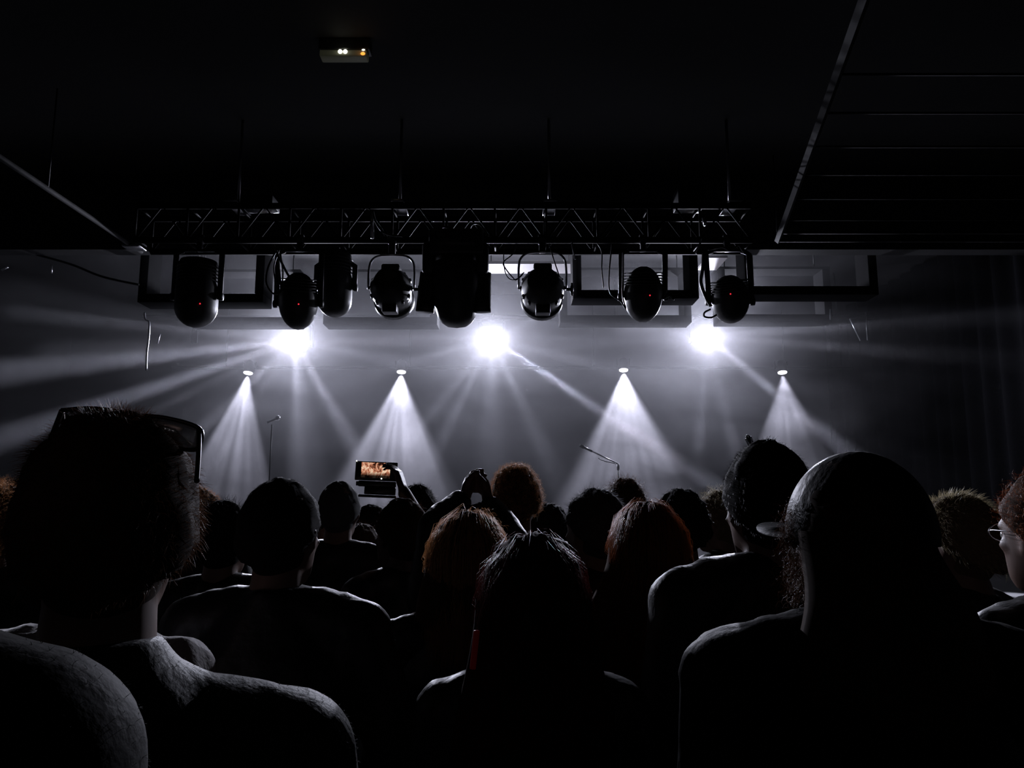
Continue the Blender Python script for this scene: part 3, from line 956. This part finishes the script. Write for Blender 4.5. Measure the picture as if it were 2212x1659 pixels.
def trousers(t, H, cl):
    s = H / 1.75
    bm = NB()
    loft(bm, [(0, -.005, z * s, rx * s, ry * s) for z, rx, ry in ((.78, .165, .12), (.86, .178, .135), (.95, .172, .13), (1.0, .16, .12))], 24, 2.3)
    for sd in (-1, 1):
        tube(bm, [(sd * .09 * s, 0, .9 * s), (sd * .1 * s, .01, .68 * s), (sd * .1 * s, .01, .5 * s), (sd * .105 * s, -.015, .3 * s), (sd * .105 * s, -.02, .07 * s)], [.1 * s, .09 * s, .072 * s, .066 * s, .06 * s], 14)
    obj('trousers', remeshed(bm, .016, 3), CLOTH[cl], t)
    for sd in (-1, 1):
        b = NB()
        ell(b, (sd * .108 * s, .05, .05), (.05 * s, .14 * s, .042), 16)
        box(b, (sd * .108 * s - .046, -.08, .002), (sd * .108 * s + .046, .18, .025), .01)
        obj('shoe', b, M['plastic'], t)

class Strands:
    def __init__(self):
        self.v = []; self.f = []
    def add(self, pts, r):
        n = len(pts)
        d = (pts[-1] - pts[0])
        if d.length < 1e-6: return
        x, y = frame_of(d)
        b = len(self.v)
        for i, p in enumerate(pts):
            rr = r * (1 - .8 * i / (n - 1))
            for k in range(3):
                a = k * 2.0944
                self.v.append(p + (x * math.cos(a) + y * math.sin(a)) * rr)
        for i in range(n - 1):
            for k in range(3):
                k2 = (k + 1) % 3
                self.f.append((b + i * 3 + k, b + i * 3 + k2, b + i * 3 + 3 + k2, b + i * 3 + 3 + k))
        self.f.append((b + 2, b + 1, b))
    def build(self, name, m, parent):
        me = bpy.data.meshes.new(name)
        me.from_pydata([tuple(v) for v in self.v], [], self.f)
        me.materials.append(m)
        me.shade_smooth()
        o = bpy.data.objects.new(name, me)
        C.objects.link(o)
        if parent: o.parent = parent
        return o

def hair_line(y):
    return -.62 + (y + 1) * .55 if y < 0 else -.07 + y * .62

def sstep(a, b, x):
    t = max(0, min(1, (x - a) / (b - a)))
    return t * t * (3 - 2 * t)

def hair(t, H, style, col, n=900, thick=.012, seed=1, L=None, sr=.0005, flare=0, down=.35, bulge=None, name='hair', zcut=2):
    r = random.Random(seed)
    hc = V((0, -.006, H - .117))
    rad = V((.080, .1025, .119))
    m = HAIR[col]
    S = Strands()
    def surf(d, ext=0.0):
        mask = sstep(hair_line(d.y) - .08, hair_line(d.y) + .08, d.z)
        lump = noise.noise(d * 4.0 + V((seed, 0, 0))) * thick * .5 + noise.noise(d * 11 + V((seed, 3, 0))) * thick * .35
        th = thick + lump
        if bulge: th += bulge(d)
        k = mask * (th + ext) - (1 - mask) * .012
        return V((hc.x + d.x * (rad.x + k), hc.y + d.y * (rad.y + k), hc.z + d.z * (rad.z + k))), mask
    # shell
    NU, NV = 56, 36
    b0 = len(S.v)
    for j in range(NV + 1):
        ph = math.pi * j / NV
        for i in range(NU):
            a = 2 * math.pi * i / NU
            d = V((math.sin(ph) * math.cos(a), math.sin(ph) * math.sin(a), math.cos(ph)))
            S.v.append(surf(d)[0])
    for j in range(NV):
        for i in range(NU):
            S.f.append((b0 + j * NU + i, b0 + (j + 1) * NU + i, b0 + (j + 1) * NU + (i + 1) % NU, b0 + j * NU + (i + 1) % NU))
    if style == 'long':
        # the mass falling behind and beside the neck
        b0 = len(S.v); NU2 = 40; NR = 16
        for j in range(NR + 1):
            f = j / NR
            z = hc.z + .02 - f * down
            rx = .088 + thick + (.02 + flare) * sstep(0, .8, f) - .03 * sstep(.85, 1, f)
            ry = .085 - .02 * f
            cy = -.012 - .055 * sstep(0, .5, f)
            for i in range(NU2):
                a = 2 * math.pi * i / NU2
                q = V((math.cos(a), math.sin(a), 0))
                fr = .55 + .45 * (1 - sstep(-.1, .7, q.y))      # open towards the face
                w_ = 1 + .06 * noise.noise(V((q.x * 3, q.y * 3, z * 6 + seed)))
                S.v.append(V((q.x * rx * fr * w_, cy + q.y * ry * (1 if q.y < 0 else .35) * w_, z)))
        for j in range(NR):
            for i in range(NU2):
                S.f.append((b0 + j * NU2 + i, b0 + (j + 1) * NU2 + i, b0 + (j + 1) * NU2 + (i + 1) % NU2, b0 + j * NU2 + (i + 1) % NU2))
        S.f.append(tuple(b0 + NR * NU2 + i for i in range(NU2))[::-1])
    nshell = len(S.f)
    cnt = 0
    while cnt < n:
        d = V((r.gauss(0, 1), r.gauss(0, 1), r.gauss(0, 1)))
        if d.length < .01: continue
        d.normalize()
        if d.z < -.5 and style != 'long': continue
        p, mk = surf(d)
        if mk < .6 or d.z > zcut: continue
        cnt += 1
        nrm = V((d.x / rad.x, d.y / rad.y, d.z / rad.z)).normalized()
        rv = V((r.uniform(-1, 1), r.uniform(-1, 1), r.uniform(-1, 1)))
        comb = V((-nrm.x * .1, -.5, -.55)) - nrm * V((0, -.5, -.55)).dot(nrm)
        p = p - nrm * .003
        if style == 'buzz':
            l = (L or .008) * r.uniform(.6, 1.2)
            dd = (nrm + rv * .4).normalized()
            S.add([p, p + dd * l * .5, p + dd * l], sr)
        elif style == 'short':
            l = (L or .022) * r.uniform(.5, 1.2)
            dd = (nrm * .55 + comb * .5 + rv * .4).normalized()
            S.add([p, p + dd * l * .5, p + dd * l + comb * l * .4], sr)
        elif style == 'spiky':
            l = (L or .035) * r.uniform(.4, 1.15)
            dd = (nrm * .8 + V((0, 0, .45)) + rv * .45).normalized()
            S.add([p, p + dd * l * .4, p + dd * l * .75 + rv * l * .1, p + dd * l], sr)
        elif style == 'curly':
            l = (L or .045) * r.uniform(.5, 1.2)
            dd = (nrm * .7 + comb * .25 + rv * .5).normalized()
            x, y = frame_of(dd)
            a0 = r.uniform(0, 6.28); pts = []
            for k in range(7):
                f = k / 6
                rr = .006 * min(1, f * 3)
                pts.append(p + dd * l * f * .8 + (x * math.cos(a0 + f * 8) + y * math.sin(a0 + f * 8)) * rr)
            S.add(pts, sr)
        elif style == 'long':
            side = math.atan2(d.x, -d.y)
            if d.y > .55: continue
            l = down * r.uniform(.5, 1.05)
            pts = [p]
            q = d.copy()
            f = 0
            ex = r.uniform(0, .014)
            # over the skull, then straight down with a little wave
            steps = 9
            for k in range(1, steps):
                f = k / (steps - 1)
                if q.z > -.15:
                    q = (q + V((q.x * .25, q.y * .2 - .08, -.5))).normalized()
                    pp, _ = surf(q, ex)
                    pts.append(pp)
                else:
                    last = pts[-1]
                    g = l / 6
                    fx = flare * 1.0 * (1 if last.x > 0 else -1) * g / down * min(1, abs(last.x) / .06)
                    pts.append(last + V((fx + r.uniform(-.003, .003) + .004 * math.sin(k * 1.7 + a_(seed, last)), r.uniform(-.003, .003) - .004, -g)))
            S.add(pts, sr)
    o = S.build(name, m, t)
    o.data.materials.append(SHELL[col])
    idx = [1 if i < nshell else 0 for i in range(len(o.data.polygons))]
    o.data.polygons.foreach_set('material_index', idx)
    return o

def a_(seed, v):
    return seed + v.x * 20

def default_arms(H, bw=1.0, el=(.0, .0), elr=None, drop=0):
    s = H / 1.75
    out = []
    for sd in (-1, 1):
        sh = V((sd * .182 * s * bw, -.015, 1.425 * s - drop))
        e = V((sd * (.225 * s * bw + (el[0] if sd < 0 else (elr or el)[0])), -.05, 1.15 * s))
        w_ = V((sd * (.2 * s * bw), .07, .93 * s))
        out.append([sh, e, w_])
    return out

def person(label, px, pyt, D, yaw=0, style='short', hcol='black', cloth='black', skin='skin', bw=1.0, n=700, thick=.012, hl=None, sr=.00045, arms=None,
           sleeve='long', collar=0, flare=0, down=.35, seed=None, vox=.0105, extra=0, fuzz=0, wr=.006, eyes=False, bulge=None, legs=True, garment='shirt', zcut=2, drop=0, elr=None, el=(0, 0)):
    tp = P(px, pyt, D)
    H = tp.z - thick * .8 - extra
    t = thing('person', label, 'person', (tp.x, D, 0), R(yaw), 'people in the crowd')
    sd = seed if seed is not None else int(px)
    if callable(arms):
        bpy.context.view_layer.update()
        arms = arms(t, H)
    arms = arms or default_arms(H, bw, el, elr, drop)
    body(t, H, skin, arms, bw, vox)
    clothes(t, H, cloth, arms, bw, sleeve, collar, wr, seed=sd, name=garment, fuzz=fuzz)
    trousers(t, H, 'denim')
    if style != 'bald':
        hair(t, H, style, hcol, n, thick, sd, hl, sr, flare, down, bulge, zcut=zcut)
    if eyes:
        for s_ in (-1, 1):
            b = NB(); ell(b, (s_ * .032, .083, H - .117), (.012, .012, .012), 12); obj('eye', b, M['eye'], t)
    return t, H

def glasses(t_label, t, H, wx=.07, z=-.112, y=.1):
    """thin spectacles worn on the nose, hooked over both ears"""
    g = bpy.data.objects.new('glasses', None); C.objects.link(g); g.parent = t
    for s_ in (-1, 1):
        b = NB()
        pts = [V((s_ * .033 + .024 * math.cos(a), y + .004 * math.cos(2 * a), H + z + .019 * math.sin(a))) for a in [i * math.pi / 10 for i in range(21)]]
        tube(b, pts, .0014, 5)
        obj('rim', b, M['bare'], g)
        b = NB(); tube(b, [(s_ * .057, y, H + z + .004), (s_ * .078, y - .03, H + z + .006), (s_ * .084, 0, H + z + .004), (s_ * .082, -.02, H + z - .012)], .0014, 5); obj('temple', b, M['bare'], g)
    b = NB(); tube(b, [(-.010, y, H + z + .002), (0, y + .003, H + z + .006), (.010, y, H + z + .002)], .0014, 5); obj('bridge', b, M['bare'], g)
    return g

PPL = {}
# --- nearest: shoulder at the lower left corner, and the man with sunglasses on his head
def mkP0():
    t, H = person('person half out of frame at the lower left corner, only a wool shoulder in view', -454, 330, .5, 0, 'short', 'brown', 'dull_wool', n=200, fuzz=3500, wr=.0035, drop=.035)
    return t
# P0 is placed by its shoulder
PPL[0] = mkP0()
PPL[1], H1 = person('big man nearest on the left, sunglasses pushed up on his head', 252, 896, .84, 22, 'short', 'brown', 'wool', bw=1.1, drop=.035, n=5200, thick=.012, hl=.016, sr=.0003, vox=.008, fuzz=4500, wr=.004, collar=.03)
PPL[2], _ = person('person in a pale grey top hidden behind the big man, one sleeve showing', 197, 1062, 1.38, 6, 'short', 'brown', 'grey', n=300, wr=.014, sleeve='short')
PPL[3], _ = person('close-cropped man in a dark jacket, arms out, left of centre', 612, 1036, 1.75, -8, 'buzz', 'black', 'black', n=3200, thick=.009, hl=.006, sr=.0003, bw=1.08, elr=(.07, 0), el=(.06, 0), vox=.009, fuzz=900, collar=.015, garment='jacket', wr=.007)
PPL[4], _ = person('spiky haired person directly behind the cropped man, at his left', 487, 1083, 2.5, 0, 'spiky', 'black', 'black', n=900, thick=.01, hl=.028)
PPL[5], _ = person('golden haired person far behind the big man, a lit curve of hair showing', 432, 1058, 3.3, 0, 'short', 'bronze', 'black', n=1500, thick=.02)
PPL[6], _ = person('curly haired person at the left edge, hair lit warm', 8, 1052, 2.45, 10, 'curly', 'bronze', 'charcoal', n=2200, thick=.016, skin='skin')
PPL[7], _ = person('person in glasses turned to the right, peeking out beside the cropped man', 692, 1086, 3.95, -65, 'short', 'black', 'black', n=400, eyes=True)
glasses('', PPL[7], _)
PPL[8], _ = person('bald headed person left of the raised phone', 735, 1041, 3.2, 0, 'buzz', 'grey', 'black', n=1200, thick=.008, hl=.005, sr=.0003)
PPL[9], _ = person('small dark haired person under the raised phone, face to the right', 803, 1091, 4.4, -60, 'short', 'black', 'black', n=500, eyes=True)
PPL[10], _ = person('short person with brown hair low behind the bald head', 783, 1134, 3.65, 0, 'short', 'brown', 'black', n=500, thick=.016)

def p11arms(t, H):
    inv = t.matrix_world.inverted()
    s = H / 1.75
    sh = V((.17 * s, .0, 1.43 * s))
    e = inv @ P(912, 1150, 2.88)
    w_ = inv @ P(872, 1062, 3.03)
    tip = w_ + inv.to_3x3() @ V((-.03, .0, .1))
    l = default_arms(H)[0]
    return [l, [sh, e, w_, (tip - w_, inv.to_3x3() @ V((-1, .1, -.1)), .7, -1)]]
PPL[11], _ = person('person with a stubbled cheek holding up the lit phone', 868, 1080, 2.76, 42, 'short', 'brown', 'black', n=700, thick=.012, arms=p11arms, sleeve='short', vox=.0065, eyes=True, skin='skin_dark', garment='t_shirt')
PPL[12], _ = person('person with bristly hair seen past the arm holding the phone', 903, 1048, 3.42, 0, 'spiky', 'black', 'black', n=1400, thick=.012, hl=.018)

def p13arms(t, H):
    inv = t.matrix_world.inverted()
    s = H / 1.75
    D = 2.5
    out = []
    for sd, ex, ey, wx, wy, tx, ty in ((-1, 938, 1140, 1003, 1076, 1022, 1040), (1, 1108, 1172, 1054, 1082, 1038, 1044)):
        sh = V((sd * .165 * s, .01, 1.44 * s))
        e = inv @ P(ex, ey, D - .02)
        w_ = inv @ P(wx, wy, D + .16)
        tp = inv @ P(tx, ty, D + .18)
        out.append([sh, e, w_, (V((-sd * .15, .75, .6)), V((-sd, -.1, .1)), .8, 1 if sd > 0 else -1)])
    return out
PPL[13], _ = person('person with both elbows raised, holding a camera overhead in the middle', 1030, 1090, 2.5, 0, 'short', 'brown', 'charcoal', n=300, arms=p13arms, vox=.0065, sleeve='long')
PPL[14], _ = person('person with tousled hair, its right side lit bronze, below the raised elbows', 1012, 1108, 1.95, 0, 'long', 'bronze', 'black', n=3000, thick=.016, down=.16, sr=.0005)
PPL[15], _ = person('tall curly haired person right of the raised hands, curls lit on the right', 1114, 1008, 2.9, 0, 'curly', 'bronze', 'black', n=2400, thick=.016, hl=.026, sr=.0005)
PPL[16], _ = person('shorter person with a dark bob behind the tall curly head', 1183, 1090, 3.3, 0, 'short', 'black', 'black', n=700, thick=.02)
PPL[17], _ = person('woman with long straight dark hair in front of the raised arms, reddish rim', 1150, 1157, 1.46, 0, 'long', 'red', 'black', n=1500, thick=.018, down=.34, flare=.02, sr=.0004, bw=.9)
PPL[18], _ = person('short haired person facing left, right of the dark bob', 1285, 1058, 2.42, 32, 'short', 'grey', 'black', n=1400, thick=.013, hl=.02)
PPL[19], _ = person('person with messy curls standing furthest, under the third cone of light', 1350, 1036, 3.5, 0, 'curly', 'brown', 'black', n=1100, thick=.014, hl=.05)
PPL[20], _ = person('woman with long auburn hair spreading to the left', 1398, 1087, 2.0, 0, 'long', 'auburn', 'black', n=3000, thick=.016, down=.3, flare=.09, sr=.0004, bw=.92)
PPL[21], _ = person('person with smooth dark hair right of the auburn haired woman', 1468, 1060, 2.8, 8, 'short', 'black', 'black', n=900, thick=.02, hl=.018)
PPL[22], _ = person('person in glasses facing left, squeezed beside the tall hooded head', 1552, 1062, 3.2, 50, 'curly', 'blond', 'black', n=500, eyes=True)
glasses('', PPL[22], _)
PPL[23], _ = person('tall person with a big smooth dark head, left of the man in the cap', 1652, 967, 1.6, 6, 'short', 'black', 'charcoal', n=2200, thick=.011, hl=.012, vox=.009, fuzz=700, bw=1.04, wr=.007, drop=-.03,
                    bulge=lambda d: .012 * max(0, d.z) ** 4)
PPL[24], H24 = person('big man in a cap with long side hair, nearest on the right', 1838, 990, 1.16, 6, 'long', 'brown', 'matte', n=2600, thick=.011, down=.24, sr=.0003, zcut=.22, flare=.02, vox=.008, bw=1.16, drop=-.02, wr=.006, fuzz=1500)
PPL[25], _ = person('blond person turned left, between the man in the cap and the right edge', 2062, 1072, 2.05, 35, 'short', 'blond', 'black', n=3000, thick=.014, hl=.022)
PPL[26], _ = person('person in glasses facing left at the right edge, collar lit', 2262, 1024, 1.62, 14, 'curly', 'auburn', 'black', n=1300, thick=.014, hl=.03, eyes=True, vox=.008)
glasses('', PPL[26], _)

# frizzy side hair of the man in the cap, and looser strands beside two heads
def side_hair(owner, col, spots, n, rr, L, seed, curl=.006):
    bpy.context.view_layer.update()
    inv = owner.matrix_world.inverted()
    r = random.Random(seed); S = Strands()
    path = smooth_path([P(*q) for q in spots], 8)
    for i in range(n):
        p = r.choice(path) + V((r.gauss(0, rr), r.gauss(0, rr * 1.3), r.gauss(0, rr * 1.5)))
        dd = V((r.uniform(-1, .5), r.uniform(-.6, .6), r.uniform(-1.4, .1))).normalized()
        x, y = frame_of(dd); a0 = r.uniform(0, 6.28); l = L * r.uniform(.4, 1.2); pts = []
        for k in range(7):
            f = k / 6
            pts.append(inv @ (p + dd * l * f + (x * math.cos(a0 + f * 7) + y * math.sin(a0 + f * 7)) * curl * min(1, f * 3)))
        S.add(pts, .0003)
    return S.build('side_hair', HAIR[col], owner)
side_hair(PPL[24], 'brown', [(1722, 1105, 1.17), (1716, 1130, 1.17), (1722, 1160, 1.17), (1720, 1210, 1.17), (1722, 1280, 1.17)], 1000, .007, .03, 5)
side_hair(PPL[14], 'bronze', [(1040, 1112, 1.97), (1062, 1130, 1.97), (1074, 1155, 1.97), (1074, 1180, 1.97)], 700, .007, .035, 6, .003)

# the cap
t = thing('cap', 'dark cap worn by the big man on the right, brim pointing left', 'cap', PPL[24].location + V((0, 0, H24 - .117)), R(24))
b = NB()
NU, NV = 48, 20
vv = []
for j in range(NV + 1):
    ph = math.pi / 2 * 1.06 * j / NV
    row = []
    for i in range(NU):
        a = 2 * math.pi * i / NU
        d = V((math.sin(ph) * math.cos(a), math.sin(ph) * math.sin(a), math.cos(ph)))
        seam = 1 - .012 * max(0, 1 - abs(((a / (math.pi / 3)) % 1) - .5) * 0 - min((a / (math.pi / 3)) % 1, 1 - (a / (math.pi / 3)) % 1) * 14)
        row.append(b.verts.new((d.x * .0925 * seam, -.006 + d.y * .1145 * seam, .012 + d.z * .124)))
    vv.append(row)
for j in range(NV):
    for i in range(NU):
        b.faces.new((vv[j][i], vv[j + 1][i], vv[j + 1][(i + 1) % NU], vv[j][(i + 1) % NU]))
r_ = bmesh.ops.solidify(b, geom=list(b.faces), thickness=.002)
obj('crown', b, CLOTH['black'], t)
b = NB()
top = []; bot = []
n = 24
for i in range(n + 1):
    a = math.pi * i / n
    inner = V((math.cos(a) * .088, -.006 + math.sin(a) * .114, .012))
    outer = V((math.cos(a) * .086, .03 + math.sin(a) ** .8 * .148, .012 - .016 * abs(math.cos(a)) ** 2 * 1.2 + .012))
    top.append((b.verts.new(inner + V((0, 0, .003))), b.verts.new(outer + V((0, 0, .003)))))
    bot.append((b.verts.new(inner), b.verts.new(outer)))
for i in range(n):
    b.faces.new((top[i][0], top[i][1], top[i + 1][1], top[i + 1][0]))
    b.faces.new((bot[i][0], bot[i + 1][0], bot[i + 1][1], bot[i][1]))
    b.faces.new((top[i][1], bot[i][1], bot[i + 1][1], top[i + 1][1]))
    b.faces.new((top[i][0], top[i + 1][0], bot[i + 1][0], bot[i][0]))
bmesh.ops.recalc_face_normals(b, faces=b.faces)
obj('brim', b, CLOTH['matte'], t)

# sunglasses on the big man's head
TINT = bpy.data.materials.new('tinted_lens'); TINT.use_nodes = True
_n = TINT.node_tree; _n.nodes.clear()
_o = _n.nodes.new('ShaderNodeOutputMaterial'); _g = _n.nodes.new('ShaderNodeBsdfGlossy'); _t = _n.nodes.new('ShaderNodeBsdfTransparent'); _m = _n.nodes.new('ShaderNodeMixShader')
_g.inputs['Roughness'].default_value = .12; _g.inputs[0].default_value = (.8, .8, .8, 1); _t.inputs[0].default_value = (.4, .38, .36, 1); _m.inputs[0].default_value = .3
_n.links.new(_t.outputs[0], _m.inputs[1]); _n.links.new(_g.outputs[0], _m.inputs[2]); _n.links.new(_m.outputs[0], _o.inputs[0])
hp = PPL[1].location
t = thing('sunglasses', 'dark glossy sunglasses pushed up on top of the big man\'s head', 'sunglasses', (hp.x, hp.y, H1), R(-8))
def gp(px, py, Y): return t.matrix_world.inverted() @ P(px, py, Y)
bpy.context.view_layer.update()
lensY = hp.y + .0
for nm, pts in (('left', [(133, 886), (200, 882), (262, 892), (266, 915), (235, 935), (170, 937), (140, 922)]), ('right', [(292, 897), (360, 903), (430, 925), (431, 962), (410, 972), (340, 958), (300, 935)])):
    q = [gp(x, y, lensY + (.0 if 1 else 0)) for x, y in pts]
    cen = sum(q, V()) / len(q)
    path = smooth_path(q + [q[0]], 6)
    b = NB(); tube(b, path, .0026, 6); rim = obj('rim', b, M['plastic'], t)
    b = NB()
    fr = [b.verts.new(p + V((0, .001, 0))) for p in path[:-1]]
    bk = [b.verts.new(p + V((0, -.001, 0))) for p in path[:-1]]
    c1 = b.verts.new(cen + V((0, .010, .004))); c2 = b.verts.new(cen + V((0, .007, .004)))
    k = len(fr)
    for i in range(k):
        b.faces.new((fr[i], fr[(i + 1) % k], c1)); b.faces.new((bk[(i + 1) % k], bk[i], c2)); b.faces.new((fr[i], bk[i], bk[(i + 1) % k], fr[(i + 1) % k]))
    bmesh.ops.recalc_face_normals(b, faces=b.faces)
    obj('lens', b, TINT, t)
b = NB(); tube(b, [gp(262, 892, lensY), gp(277, 890, lensY), gp(294, 898, lensY)], .003, 6); obj('bridge', b, M['plastic'], t)
for a_pts in ([(134, 888, lensY), (120, 925, lensY - .01), (105, 965, hp.y - .02), (98, 1010, hp.y - .03)], [(430, 926, lensY), (430, 960, lensY - .01), (428, 1000, hp.y - .02), (425, 1040, hp.y - .03)]):
    b = NB(); tube(b, [gp(*p) for p in a_pts], .0028, 6, True, flat=1.5); obj('temple', b, M['plastic'], t)

# the raised phone
def screen_mat():
    m = bpy.data.materials.new('phone_picture'); m.use_nodes = True
    nt = m.node_tree; p = nt.nodes['Principled BSDF']; L = nt.links.new; N = nt.nodes.new
    p.inputs['Base Color'].default_value = (.01, .01, .01, 1); p.inputs['Roughness'].default_value = .1
    tc = N('ShaderNodeTexCoord'); mp = N('ShaderNodeMapping'); mp.inputs['Scale'].default_value = (52, 40, 40)
    nz = N('ShaderNodeTexNoise'); nz.inputs['Scale'].default_value = 1; nz.inputs['Detail'].default_value = 3; nz.inputs['Distortion'].default_value = 1.2
    cr = N('ShaderNodeValToRGB')
    el = cr.color_ramp.elements
    el[0].position = .38; el[0].color = (.03, .008, .004, 1)
    el[1].position = .62; el[1].color = (1, .72, .5, 1)
    e = el.new(.5); e.color = (.62, .22, .12, 1)
    L(tc.outputs['Object'], mp.inputs[0]); L(mp.outputs[0], nz.inputs[0]); L(nz.outputs[0], cr.inputs[0])
    sx = N('ShaderNodeSeparateXYZ'); L(tc.outputs['Object'], sx.inputs[0])
    mr = N('ShaderNodeMapRange'); mr.inputs['From Min'].default_value = -.018; mr.inputs['From Max'].default_value = -.002; mr.inputs['To Min'].default_value = .02; mr.inputs['To Max'].default_value = .85
    L(sx.outputs[2], mr.inputs[0])
    L(cr.outputs[0], p.inputs['Emission Color']); L(mr.outputs[0], p.inputs['Emission Strength'])
    m.cycles.emission_sampling = 'NONE'
    return m
PD = 3.06
c = P(812, 1018, PD)
k = PD / F / .985
t = thing('phone', 'phone in a handheld grip frame raised above the crowd, screen glowing orange', 'phone', c, R(0))
t.rotation_euler = (0, R(2.5), 0)
b = NB(); box(b, (-44 * k, 0, -20 * k), (45 * k, .009, 20 * k), .003); obj('case', b, M['plastic'], t)
b = NB(); box(b, (-31 * k, -.0012, -14 * k), (30 * k, -.0002, 18 * k)); obj('screen', b, screen_mat(), t, False)['label'] = 'glowing orange and cream screen picture'
b = NB()
box(b, (-36 * k, -.002, -33 * k), (44 * k, .014, -20.5 * k), .004)
box(b, (-22 * k, -.002, -49 * k), (44 * k, .014, -32 * k), .004)
box(b, (-34 * k, .0, -55 * k), (46 * k, .012, -49.5 * k), .002)
tube(b, [(-40 * k, .005, -27 * k), (-30 * k, .005, -27 * k)], .009, 10)
obj('grip_frame', b, M['plastic'], t)
b = NB(); ell(b, (13 * k + .0, -.003, -15 * k), (.0028, .002, .0028), 8); obj('record_light', b, M['ledw'], t)
b = NB(); ell(b, (-42 * k, -.003, 20 * k), (.0024, .002, .0024), 8); obj('corner_light', b, M['ledw'], t)

# camera held in the raised hands
c = P(1030, 1046, 2.80)
t = thing('camera', 'small dark camera held overhead between two raised hands', 'camera', c, 0)
k = 2.80 / F / .985
b = NB(); box(b, (-16 * k, -.012, -18 * k), (16 * k, .018, 12 * k), .006); obj('camera_body', b, M['plastic'], t)
b = NB(); lathe(b, [(.024, 0), (.026, .03), (.022, .045)], (0, .016, -.002), (0, 1, 0), 20); obj('lens_barrel', b, M['plastic'], t)
b = NB(); box(b, (-10 * k, -.008, 12 * k + .001), (6 * k, .012, 18 * k), .003); obj('viewfinder', b, M['plastic'], t)

# thin red glow low in the crowd
b = NB(); tube(b, [P(1030, 1362, 1.3), P(1026, 1400, 1.3), P(1021, 1445, 1.3)], .005, 8, True)
o = obj('glow_stick', b, M['glow']); tag(o, 'faint red glowing strip low in the dark crowd at the centre', 'glow stick')

sc.cycles.volume_bounces = 0
sc.cycles.diffuse_bounces = 1
sc.cycles.glossy_bounces = 2
sc.cycles.transmission_bounces = 3
sc.cycles.sample_clamp_indirect = 2
